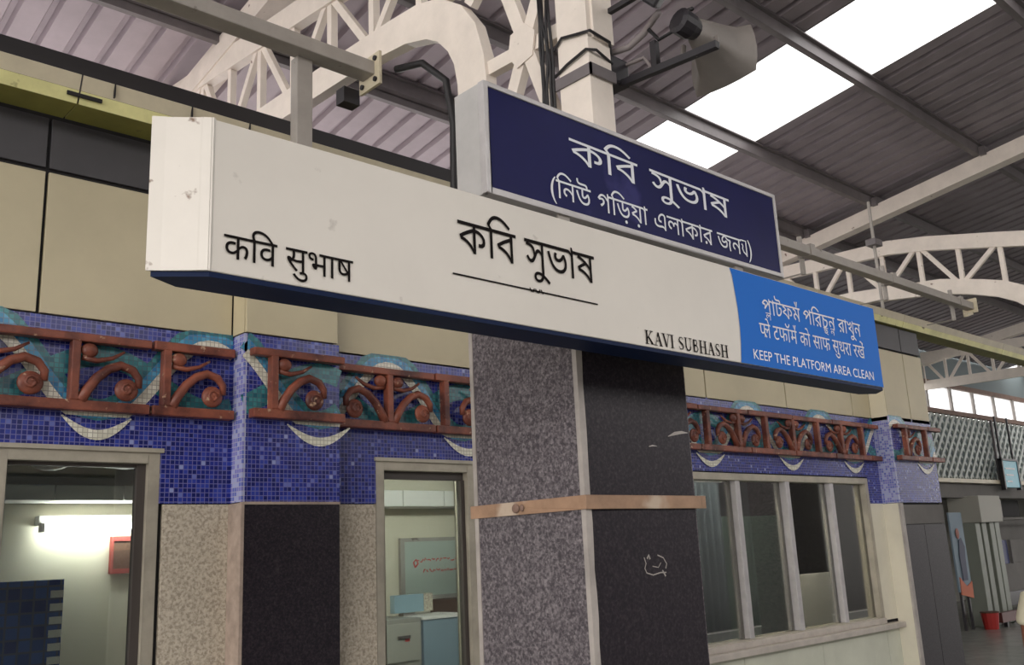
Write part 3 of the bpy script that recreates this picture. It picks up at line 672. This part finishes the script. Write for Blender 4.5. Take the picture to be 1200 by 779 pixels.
def wind(pt, poly):
    x, y = pt; w_ = 0; n = len(poly)
    for i in range(n):
        (xa, ya), (xb, yb) = poly[i], poly[(i + 1) % n]
        c_ = (xb - xa) * (y - ya) - (x - xa) * (yb - ya)
        if ya <= y < yb and c_ > 0: w_ += 1
        elif yb <= y < ya and c_ < 0: w_ -= 1
    return w_
def fill(cs):
    """non-zero winding fill, so overlapping strokes of a letter join"""
    if not cs: return [], []
    vs, es = [], []
    for p in cs:
        b_ = len(vs); vs += [Vector((q[0], q[1])) for q in p]; es += [(b_ + i, b_ + (i + 1) % len(p)) for i in range(len(p))]
    ov, oe_, of, *_r = delaunay_2d_cdt(vs, es, [], 0, 1e-5)
    F = []
    for f in of:
        cx = sum(ov[i][0] for i in f) / len(f); cy = sum(ov[i][1] for i in f) / len(f)
        if sum(wind((cx, cy), p) for p in cs) != 0: F.append(tuple(f))
    return [(v[0], v[1]) for v in ov], F
# items: (text, dx, dy, sx, sy, advance) composed by hand where letters join below the line
def compose(items):
    V, F = [], []; x = 0; lay = 0
    for it in items:
        lay += 1
        if isinstance(it, str): it = (it, 0, 0, 1, 1, None)
        if isinstance(it, float): x += it; continue
        if it[0] == 'STROKE':
            mb = MB(); mb.ribbon([(x + p[0], p[1]) for p in it[1]], it[2], 0); n = len(V)
            V += [(v[0], v[2], lay) for v in mb.v]; F += [tuple(i + n for i in f) for f in mb.f]; continue
        tx, dx, dy, sx, sy, adv = it
        v, f = fill(contours(tx)); n = len(V)
        V += [(x + dx + p[0] * sx, dy + p[1] * sy, lay) for p in v]; F += [tuple(i + n for i in q) for q in f]
        wv = max(p[0] for p in v) if v else 0
        x += (wv * sx if adv is None else adv)
    return V, F
def place(name, VF, x0, x1, za, zb, ya, yb, y, m, parent, slope=0.0):
    """fit to x0..x1; text heights ya..yb land on world heights za..zb"""
    V, F = VF; mn = min(p[0] for p in V); mx_ = max(p[0] for p in V); mb = MB(); k = (x1 - x0) / (mx_ - mn)
    mb.v = [(x0 + (p[0] - mn) * k, y - (.00012 * p[2] if len(p) > 2 else 0), za + (p[1] - ya) * (zb - za) / (yb - ya) + slope * ((p[0] - mn) * k)) for p in V]; mb.f = F
    return obj(name, mb, m, parent)
H = 0.62   # headline height of the Indic letters at size 1

# ------------------------------------------------------------------ white station sign box
t = thing('station_sign', 'long white boxed sign with black lettering and blue right end', 'sign', (2.3, 1.85, 2.19))
foot = [(0.823, 1.80), (3.80, 1.80), (3.87, 1.868), (3.80, 1.915), (0.80, 1.915), (0.722, 1.868)]
ZB, ZTOP = 2.203, 2.548
obj('body', MB().prism(foot, 'z', ZB, ZTOP), m_whitesign, t, bevel=.003)
obj('end_panel', MB().prism([(0.818, 1.7975), (0.8225, 1.7985), (0.727, 1.866), (0.7195, 1.868)], 'z', ZB, ZTOP + .001), m_signend, t)
obj('end_trim', MB().prism([(0.823, 1.7965), (0.829, 1.80), (0.803, 1.816), (0.80, 1.81)], 'z', ZB, ZTOP + .002), m_signend, t)
obj('end_trim', MB().prism([(0.742, 1.852), (0.744, 1.856), (0.722, 1.871), (0.716, 1.868)], 'z', ZB, ZTOP + .002), m_signend, t)
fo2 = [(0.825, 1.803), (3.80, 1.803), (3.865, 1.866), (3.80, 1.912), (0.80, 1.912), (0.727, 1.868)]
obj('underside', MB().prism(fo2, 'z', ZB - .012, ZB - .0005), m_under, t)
# blue right end with a curved border
cv = [(2.745, 2.545), (2.757, 2.52), (2.765, 2.46), (2.772, 2.40), (2.774, 2.33), (2.770, 2.27), (2.760, ZB + .001)]
bl = MB(); yb_ = 1.7985
pts = cv + [(3.8, ZB + .001), (3.8, 2.545)]
tri = tessellate_polygon([[Vector((p[0], p[1], 0)) for p in pts]])
bl.add([(p[0], yb_, p[1]) for p in pts], [tuple(q) for q in tri]); n = len(bl.v)
bl.add([(3.8, 1.7985, ZB + .001), (3.871, 1.8672, ZB + .001), (3.871, 1.8672, 2.545), (3.8, 1.7985, 2.545)], [(0, 1, 2, 3)])
obj('blue_panel', bl, m_blue, t)
yt = 1.7975
place('lettering', compose(["कवि सुभाष".replace("वि", "िव")]), .853, 1.177, 2.238, 2.290, 0, H, yt, m_black, t, -.012)
place('lettering', compose(["কবি".replace("বি", "িব") + " সুভাষ"]), 1.501, 2.03, 2.375, 2.460, 0, H, yt, m_black, t, -.012)
ul = MB().ribbon([(1.48, 2.309), (2.034, 2.306)], .0045, yt)
for i in range(5): ul.ribbon([(1.755 + i * .011, 2.308 + .006 * (-1) ** i), (1.762 + i * .011, 2.308 - .006 * (-1) ** i)], .004, yt)
obj('underline', ul, m_black, t)
# serif capitals drawn stroke by stroke
def serif(word):
    V = MB(); x = 0.0; T, h = .15, .045
    def st(p, w_=T): V.ribbon(p, w_, 0)
    def sf(cx, z): V.ribbon([(cx - .17, z), (cx + .17, z)], .05, 0)
    for ch in word:
        if ch == ' ': x += .35; continue
        if ch == 'K': st([(x + .15, 0), (x + .15, 1)]); st([(x + .62, .98), (x + .2, .42)], .06); st([(x + .3, .55), (x + .68, .02)], .15); sf(x + .15, 0); sf(x + .15, 1); sf(x + .68, .02); sf(x + .6, 1); x += .9
        elif ch == 'A': st([(x + .08, 0), (x + .36, 1)], .06); st([(x + .36, 1), (x + .62, 0)], .15); st([(x + .18, .35), (x + .5, .35)], .05); sf(x + .08, 0); sf(x + .62, 0); x += .82
        elif ch == 'V': st([(x + .08, 1), (x + .36, 0)], .15); st([(x + .36, 0), (x + .62, 1)], .06); sf(x + .08, 1); sf(x + .62, 1); x += .8
        elif ch == 'I': st([(x + .15, 0), (x + .15, 1)]); sf(x + .15, 0); sf(x + .15, 1); x += .42
        elif ch == 'S': V.ribbon([(x + .5, .8), (x + .42, .97), (x + .2, .95), (x + .1, .75), (x + .2, .58), (x + .42, .42), (x + .5, .22), (x + .4, .04), (x + .16, .04), (x + .06, .24)], [.05, .07, .08, .12, .15, .15, .12, .08, .07, .05], 0); x += .68
        elif ch == 'U': st([(x + .12, 1), (x + .12, .3), (x + .22, .06), (x + .4, .03), (x + .55, .12), (x + .6, .35)], .12); st([(x + .6, .3), (x + .6, 1)], .06); sf(x + .12, 1); sf(x + .6, 1); x += .82
        elif ch == 'B': st([(x + .15, 0), (x + .15, 1)]); st([(x + .15, .97), (x + .42, .95), (x + .5, .76), (x + .4, .57), (x + .15, .53)], .08); st([(x + .15, .53), (x + .46, .48), (x + .56, .27), (x + .44, .05), (x + .15, .02)], .09); x += .74
        elif ch == 'H': st([(x + .15, 0), (x + .15, 1)]); st([(x + .65, 0), (x + .65, 1)]); st([(x + .15, .5), (x + .65, .5)], .06); [sf(x + a, b) for a in (.15, .65) for b in (0, 1)]; x += .92
    return [(v[0], v[2]) for v in V.v], V.f
place('lettering', serif('KAVI SUBHASH'), 2.244, 2.686, 2.2125, 2.2545, 0, 1, yt, m_black, t)
yt = 1.7968
RE = ('STROKE', [(-.08, H + .26), (.0, H + .12), (.08, H + .02)], [.03, .09, .06])
def reph(dx): return ('STROKE', [(dx - .14, H + .26), (dx - .02, H + .02), (dx + .04, H + .28)], .08)
place('lettering', compose(["প", ("ল", -.50, -.26, .55, .5, 0.02), "াটফ", "ম", reph(-.25), .25,
                            "প", "ির", "চ", ("ছ", -.50, -.28, .6, .5, .02), "ন", ("ন", -.50, -.26, .6, .5, .02), .25, "রাখুন"]),
      2.93, 3.655, 2.405, 2.458, 0, H, yt, m_whitep, t, -.004)
place('lettering', compose(["प", ("ले", -.24, 0, .9, 1, None), "टफॉ", "म", reph(-.12), " ", .25, "को", .25, "साफ", .25, "सुथरा", .25, "रखें"]), 2.895, 3.665, 2.314, 2.364, 0, H, yt, m_whitep, t, -.004)
place('lettering', compose(["KEEP THE PLATFORM AREA CLEAN"]), 2.84, 3.72, 2.226, 2.262, 0, .7, yt, mat('white_print_bold', (.85, .86, .88), .4), t)
obj('bracket', B(2.3, 2.36, 1.912, 2.048, 2.30, 2.36), m_steel2, t); obj('bracket', B(2.62, 2.68, 1.912, 2.048, 2.30, 2.36), m_steel2, t)

# ------------------------------------------------------------------ navy sign above
t = thing('station_sign', 'navy blue metal sign with white lettering standing above the white sign', 'sign', (2.5, 1.96, 2.55))
X0, X1, ZL, ZH, YS = 1.70, 3.275, 2.618, 2.972, 1.90
obj('box', B(X0 + .004, X1, YS + .004, 2.035, ZL, ZH), m_box, t, bevel=.003)
obj('face', B(X0 + .014, X1 - .014, YS, YS + .01, ZL + .014, ZH - .014), m_navy, t)
fr = MB().box(X0, X0 + .018, YS - .005, YS + .02, ZL, ZH).box(X1 - .016, X1, YS - .005, YS + .02, ZL, ZH).box(X0 + .018, X1 - .016, YS - .005, YS + .02, ZH - .015, ZH).box(X0 + .018, X1 - .016, YS - .005, YS + .02, ZL, ZL + .018)
obj('frame', fr, m_frame, t, bevel=.002)
ys_ = YS - .0015
place('lettering', compose(["কবি".replace("বি", "িব")]), 2.063, 2.401, 2.81, 2.888, 0, H, ys_, m_whitep, t, -.015)
place('lettering', compose(["সুভাষ"]), 2.466, 2.94, 2.805, 2.884, 0, H, ys_, m_whitep, t, -.015)
ya = ('STROKE', [(.02, H - .16), (.1, H - .3), (.02, H - .42), (.16, H - .42), (.3, .0), (.34, .1)], .06)
place('lettering', compose(["(িনউ", .3, "গ", "িড়", "য়া", .3, "এলাকার", .3, "জন", ('STROKE', [(-.02, H), (.36, H)], .05), ('STROKE', [(.04, .46), (.12, .40), (.07, .27), (.14, .14), (.33, .03)], .07), ('STROKE', [(.33, H + .02), (.33, -.02)], .075), .42, ")"]),
      1.966, 3.06, 2.668, 2.728, 0, H, ys_, m_whitep, t, -.003)
obj('support_leg', B(2.0, 2.05, 1.905, 1.913, 2.5495, 2.617), m_steel2, t); obj('support_leg', B(2.95, 3.0, 1.905, 1.913, 2.5495, 2.617), m_steel2, t)
obj('mounting_bracket', B(2.42, 2.5, 2.03, 2.09, 2.75, 2.92), m_steel2, t)

# ------------------------------------------------------------------ loudspeaker, bracket, cables on the column
t = thing('horn_loudspeaker', 'grey horn loudspeaker on black bracket arm beside steel post', 'loudspeaker', (2.62, 1.8, 3.3))
obj('bracket_arm', MB().bar((2.60, 2.10, 3.335), (2.62, 1.67, 3.315), .026, .026), m_blackm, t)
obj('upright', B(2.605, 2.63, 1.93, 1.955, 3.33, 3.45), m_blackm, t)
sec = [(2.63, 1.765, 3.42, .035, .035), (2.68, 1.77, 3.415, .05, .045), (2.75, 1.785, 3.41, .075, .06), (2.82, 1.80, 3.405, .10, .08), (2.86, 1.81, 3.40, .135, .10), (2.875, 1.815, 3.40, .15, .105)]
hm = MB()
for (x, yc, zc, ry, rz) in sec:
    for k in range(16):
        a = 2 * math.pi * k / 16; ca, sa = math.cos(a), math.sin(a); q = max(abs(ca), abs(sa)) ** .7
        hm.v.append((x, yc + ry * ca / q, zc + rz * sa / q))
for i in range(len(sec) - 1):
    for k in range(16): hm.f.append((i * 16 + k, i * 16 + (k + 1) % 16, (i + 1) * 16 + (k + 1) % 16, (i + 1) * 16 + k))
hm.f.append(tuple(range(16)))
obj('horn', hm, m_horn, t, smooth=True)
obj('driver', MB().tube([(2.545, 1.776, 3.435), (2.55, 1.775, 3.434), (2.60, 1.77, 3.425), (2.64, 1.767, 3.42)], [.03, .048, .048, .035], 14), m_blackm, t)
obj('yoke', MB().tube([(2.66, 1.70, 3.37), (2.64, 1.68, 3.32), (2.62, 1.76, 3.315), (2.64, 1.84, 3.33), (2.66, 1.84, 3.40)], .01, 6), m_horn, t)
obj('conduit', MB().tube([(2.55, 2.17, 3.48), (2.57, 2.12, 3.465), (2.60, 2.05, 3.47), (2.61, 1.98, 3.50), (2.60, 1.92, 3.53), (2.58, 1.88, 3.53)], .013, 8), m_grey, t, smooth=True)
obj('cable', MB().tube([(2.60, 1.95, 3.50), (2.62, 1.92, 3.45), (2.63, 1.86, 3.46), (2.64, 1.80, 3.52), (2.62, 1.76, 3.50)], .008, 6), m_cable, t, smooth=True)
obj('junction_box', B(2.53, 2.64, 2.09, 2.20, 3.33, 3.44), m_blackm, t, bevel=.008)
obj('cable', MB().tube([(2.62, 2.12, 3.42), (2.65, 2.02, 3.43), (2.65, 1.99, 3.38), (2.62, 2.0, 3.34)], .008, 6), m_grey, t, smooth=True)
t = thing('floodlight', 'dark floodlight with olive back above the horn loudspeaker', 'lamp', (2.6, 1.8, 3.5))
obj('housing', MB().bar((2.50, 1.89, 3.62), (2.56, 1.84, 3.56), .12, .09), m_blackm, t, bevel=.01)
obj('back_cover', MB().bar((2.47, 1.91, 3.63), (2.50, 1.88, 3.60), .1, .09), mat('olive_paint', (.26, .25, .13), .5), t, bevel=.008)
obj('bracket', MB().bar((2.52, 2.075, 3.60), (2.52, 1.90, 3.60), .02, .02), m_blackm, t)
t = thing('cable_bundle', 'dark cables strapped down the cream steel post', 'cable', (2.39, 2.25, 3.3))
for i in range(5):
    r_ = random.Random(i); pts = [(2.385 - .004 * i, 2.255 + .012 * i + r_.uniform(-.01, .01), z + 0) for z in (3.75, 3.6, 3.5, 3.42, 3.32, 3.2, 3.05, 2.96)]
    obj('cable', MB().tube(pts, .006, 6), m_cable, t, smooth=True)
obj('cable', MB().tube([(2.39, 2.25, 3.47), (2.385, 2.2, 3.50), (2.385, 2.12, 3.48), (2.39, 2.06, 3.47), (2.50, 2.06, 3.46), (2.55, 2.10, 3.45)], .006, 6), m_cable, t)
obj('cable', MB().tube([(2.39, 2.25, 3.36), (2.385, 2.18, 3.38), (2.385, 2.08, 3.40), (2.42, 2.06, 3.40), (2.53, 2.08, 3.39)], .006, 6), m_cable, t)
obj('clamp', B(2.388, 2.396, 2.065, 2.26, 3.30, 3.345).box(2.388, 2.53, 2.065, 2.073, 3.30, 3.345), m_purlin, t)

# ------------------------------------------------------------------ far end of the platform
YFAR = 7.0
struct('wall_far', B(9.0, 40, YFAR + .13, YFAR + .2, 2.43, 3.66).box(12, 40, YFAR + .02, YFAR + .1, 4.24, 4.86), m_jback)
jl = MB(); step = .24
x = 15.4
jw = thing('jaali_screen', 'pale lattice screen on far wall below the bright clerestory', 'screen', (20, YFAR, 2.5))
while x < 27:
    zc = 2.52 + step / 2
    while zc < 3.66:
        jl.bar((x, YFAR + .04, zc - step / 2), (x + step, YFAR + .04, zc + step / 2), .015, .06, (0, 1, 0))
        jl.bar((x, YFAR + .08, zc + step / 2), (x + step, YFAR + .07, zc - step / 2), .015, .06, (0, 1, 0))
        zc += step
    x += step
la = obj('lattice', jl, m_jaali, jw); la['kind'] = 'stuff'
obj('bottom_ledge', B(14.5, 27, YFAR - .12, YFAR + .11, 2.432, 2.50), m_paleyel, jw)
for x in (19.0, 23.0): obj('lattice_post', B(x, x + .06, YFAR - .03, YFAR + .01, 2.5, 3.66), m_purlin, jw)
cw = struct('window_5', B(12, 38, YFAR, YFAR + .1, 3.66, 3.74).box(12, 38, YFAR, YFAR + .1, 4.16, 4.24), m_rust)
for i in range(26):
    x = 12.45 + i * 1.0
    obj('mullion', B(x - .04, x + .04, YFAR + .02, YFAR + .09, 3.74, 4.16), m_corner, cw)
    obj('pane', B(x + .04, x + .96, YFAR + .05, YFAR + .055, 3.74, 4.16), m_sky, cw)
struct('wall_far_header', B(9.0, 40, YFAR, YFAR + .15, 2.18, 2.43).box(18.5, 40, YFAR + .6, YFAR + .7, 1.40, 1.78).box(18.3, 40, YFAR + .1, YFAR + .16, 1.78, 1.82), m_concrete)
struct('wall_far_back', B(9.0, 40, 10.0, 10.2, 0, 2.4), m_roomdark)
struct('ceiling_far', B(9.0, 40, YFAR + .15, 10, 2.35, 2.42), m_roomdark)
# ticket gates area: columns, shutters, standee, planter
t = thing('square_pillar', 'pale square pillar with boxed head on the far platform', 'pillar', (17.7, 7.0, 0))
obj('head_box', B(17.25, 18.2, 6.75, 7.3, 1.74, 2.2), mat('pillar_head', (.40, .39, .34), .6), t, bevel=.01)
mp = mat('pillar_green', (.22, .24, .20), .5)
for a in (17.2, 17.48, 17.82, 18.06): obj('pilaster_strip', B(a, a + .2, 6.85 + .05 * (int(a * 10) % 2), 7.2, 0, 1.74), mp, t, bevel=.01)
t = thing('poster_standee', 'tall poster with a standing figure and orange foot on far platform', 'poster', (16.6, 6.9, 0.3))
obj('panel', B(16.30, 16.80, 6.9, 6.93, .62, 1.92), mat('poster_blue', (.20, .27, .33), .6), t)
obj('orange_area', MB().prism([(16.34, .58), (16.8, .50), (16.82, .78), (16.6, .70), (16.36, .86)], 'y', 6.89, 6.90), mat('poster_orange', (.55, .14, .06), .6), t)
obj('figure_print', MB().prism([(16.48, .8), (16.66, .8), (16.68, 1.15), (16.72, 1.35), (16.62, 1.5), (16.52, 1.46), (16.46, 1.2)], 'y', 6.885, 6.89), mat('poster_figure', (.06, .07, .12), .6), t)
obj('face_print', MB().ball((16.50, 6.885, 1.57), .07, .006, .09), mat('poster_face', (.32, .11, .08), .6), t)
obj('leg', B(16.4, 16.44, 6.92, 6.96, 0, .62), m_blackm, t); obj('leg', B(16.68, 16.72, 6.92, 6.96, 0, .62), m_blackm, t)
t = thing('red_bin', 'small red bin on the floor beside far pale pillar', 'bin', (16.85, 6.8, 0))
obj('body', MB().tube([(16.85, 6.7, 0.0), (16.85, 6.7, .26)], [.11, .14], 12), m_red, t); obj('rim', MB().tube([(16.85, 6.7, .26), (16.85, 6.7, .28)], .15, 12), m_brown, t)
t = thing('low_barrier', 'low dark red barrier rail running beyond the far pillar', 'barrier', (19, 6.6, 0))
obj('rail', B(17.1, 22, 6.6, 6.68, .08, .24), mat('dark_red_rail', (.12, .04, .035), .5), t)
for x in (17.3, 18.9, 20.5): obj('post', B(x, x + .06, 6.61, 6.67, 0, .24), m_blackm, t)
t = thing('shutter_bay', 'dark shop bay with navy panels right of the far pillar', 'shop front', (20, 7.5, 0))
obj('window_panel', B(18.95, 19.55, 7.3, 7.34, 1.84, 2.16), m_joint, t); obj('window_panel', B(19.7, 20.6, 7.3, 7.34, 1.84, 2.16), m_joint, t); obj('bar', B(19.57, 19.66, 7.28, 7.34, 1.82, 2.18), m_corner, t)
obj('navy_panel', B(19.3, 19.95, 7.4, 7.45, .95, 1.4), mat('navy_panel', (.01, .02, .12), .5), t); obj('counter', B(19.0, 20.6, 7.3, 7.4, .3, .95), m_concrete, t)
obj('side_panel', B(20.0, 21.4, 7.35, 7.4, .3, 1.4), m_concrete, t); obj('dark_base', B(18.6, 20.4, 7.25, 7.3, .2, .45), m_blackm, t)
t = thing('hanging_sign', 'small light blue sign hanging before the lattice screen', 'sign', (19.2, 6.8, 2.4))
obj('board', B(18.75, 19.45, 6.8, 6.86, 2.36, 2.86), m_cyan, t, bevel=.01); obj('frame', B(18.7, 18.75, 6.79, 6.87, 2.32, 2.9).box(18.7, 19.5, 6.79, 6.87, 2.86, 2.9).box(19.45, 19.5, 6.79, 6.87, 2.32, 2.86), m_blackm, t)
obj('hanger', B(18.78, 18.82, 6.82, 6.85, 2.9, 3.7), m_blackm, t); obj('hanger', B(19.38, 19.41, 6.82, 6.85, 2.9, 3.7), m_blackm, t)
for i in range(3): obj('stripe', B(18.85, 19.3 - .1 * i, 6.796, 6.8, 2.70 - .12 * i, 2.73 - .12 * i), m_whitep, t)
t = thing('service_cubicle', 'dark panelled shutter beside the far pilaster', 'shutter', (12, 6.5, 0))
for i in range(4): obj('panel', B(12.6 + i * .75, 13.3 + i * .75, 6.85, 6.9, 0, 1.75), m_darkpanel, t)
obj('header', B(12.5, 15.6, 6.8, 6.95, 1.75, 2.18), m_concrete, t)


# ------------------------------------------------------------------ person at the right edge
def person():
    t = thing('person', 'person in cream short-sleeved shirt standing at right edge', 'person', (6.07, 2.04, 0))
    r = Vector((.737, -.674, 0)).normalized(); f = Vector((-.674, -.737, 0)).normalized(); c = Vector((6.08, 2.03, 0))
    def P(a, b, z): return c + r * a + f * b + Vector((0, 0, z))
    def skin(name, joints, edges, m, par, root=0, sub=2):
        me = bpy.data.meshes.new(name); me.from_pydata([tuple(j[0]) for j in joints], edges, [])
        me.materials.append(m); o = bpy.data.objects.new(name, me); COL.objects.link(o)
        sk = o.modifiers.new('skin', 'SKIN'); sv = me.skin_vertices[0].data if me.skin_vertices else None
        if sv is None:
            import bmesh
            b = bmesh.new(); b.from_mesh(me); b.verts.layers.skin.verify(); b.to_mesh(me); b.free(); sv = me.skin_vertices[0].data
        for i, j in enumerate(joints): sv[i].radius = (j[1], j[2] if len(j) > 2 else j[1]); sv[i].use_root = (i == root)
        sb = o.modifiers.new('sub', 'SUBSURF'); sb.levels = sub; sb.render_levels = sub
        dg = bpy.context.evaluated_depsgraph_get(); dg.update()
        nm = bpy.data.meshes.new_from_object(o.evaluated_get(dg)); o.modifiers.clear(); o.data = nm
        for p in nm.polygons: p.use_smooth = True
        WL[o.name] = Vector((0, 0, 0)); o.parent = par; o.location = -wl(par)
        return o
    J = [(P(0, 0, .80), .115), (P(0, 0, .95), .11), (P(0, 0, 1.10), .125), (P(0, 0, 1.20), .10), (P(0, 0, 1.275), .047), (P(0, .01, 1.34), .05), (P(0, .02, 1.42), .078), (P(0, .01, 1.48), .06)]
    E = [(0, 1), (1, 2), (2, 3), (3, 4), (4, 5), (5, 6), (6, 7)]
    for s in (-1, 1):
        b = len(J)
        J += [(P(s * .15, 0, 1.20), .052), (P(s * .19, 0, 1.07), .043), (P(s * .205, .01, .93), .036), (P(s * .21, .05, .80), .030), (P(s * .21, .09, .70), .023), (P(s * .21, .10, .655), .028)]
        E += [(3, b), (b, b + 1), (b + 1, b + 2), (b + 2, b + 3), (b + 3, b + 4), (b + 4, b + 5)]
        b = len(J)
        J += [(P(s * .085, 0, .70), .082), (P(s * .09, .01, .40), .055), (P(s * .09, 0, .22), .047), (P(s * .09, -.01, .06), .036), (P(s * .10, .07, .035), .033), (P(s * .10, .14, .028), .025)]
        E += [(0, b), (b, b + 1), (b + 1, b + 2), (b + 2, b + 3), (b + 3, b + 4), (b + 4, b + 5)]
    body = skin('body', J, E, m_skin, t)
    for s in (-1, 1):     # fingers rooted in the palm, slightly curled
        for k in range(4):
            L = (.055, .066, .062, .048)[k]; o_ = -.022 + .0145 * k
            skin('finger', [(P(s * .21, .10 + o_, .65), .009), (P(s * .208, .104 + o_, .65 - L * .55), .0085), (P(s * .20, .112 + o_, .65 - L), .007)], [(0, 1), (1, 2)], m_skin, body, 0, 1)
        skin('thumb', [(P(s * .205, .12, .675), .010), (P(s * .198, .146, .655), .0095), (P(s * .195, .152, .63), .008)], [(0, 1), (1, 2)], m_skin, body, 0, 1)
    SJ = [(P(0, 0, .74), .145), (P(0, 0, .95), .132), (P(0, 0, 1.10), .145), (P(0, 0, 1.195), .118), (P(0, 0, 1.25), .066)]
    SE = [(0, 1), (1, 2), (2, 3), (3, 4)]
    for s in (-1, 1):
        b = len(SJ); SJ += [(P(s * .155, 0, 1.20), .068), (P(s * .19, 0, 1.10), .064), (P(s * .197, 0, 1.05), .062)]; SE += [(3, b), (b, b + 1), (b + 1, b + 2)]
    skin('shirt', SJ, SE, m_shirt, t)
    TJ = [(P(0, 0, .77), .132)]; TE = []
    for s in (-1, 1):
        b = len(TJ); TJ += [(P(s * .088, 0, .66), .098), (P(s * .09, .01, .4), .075), (P(s * .09, 0, .1), .062)]; TE += [(0, b), (b, b + 1), (b + 1, b + 2)]
    skin('trousers', TJ, TE, m_trouser, t)
    obj('hair', MB().ball(P(0, -.012, 1.475), .088, .088, .075, 16, 10), m_hair, t, smooth=True)
    for s in (-1, 1):
        obj('eye', MB().ball(P(s * .03, .092, 1.425), .011, .011, .008, 10, 6), m_paper, t, smooth=True); obj('iris', MB().ball(P(s * .03, .1, 1.425), .006, .006, .006, 10, 6), m_blackm, t, smooth=True)
        obj('ear', MB().ball(P(s * .082, .01, 1.415), .012, .018, .028, 10, 6), m_skin, t, smooth=True)
        obj('shoe', MB().ball(P(s * .10, .06, .035), .06, .06, .035, 12, 8).ball(P(s * .10, .13, .03), .048, .048, .03, 12, 8), m_blackm, t, smooth=True)
    obj('nose', MB().tube([P(0, .09, 1.43), P(0, .112, 1.395), P(0, .095, 1.39)], [.008, .014, .01], 8), m_skin, t, smooth=True)
    obj('mouth', MB().ball(P(0, .093, 1.365), 0.02, .01, .006, 10, 6), mat('lip_colour', (.2, .05, .04), .5), t, smooth=True)
person()
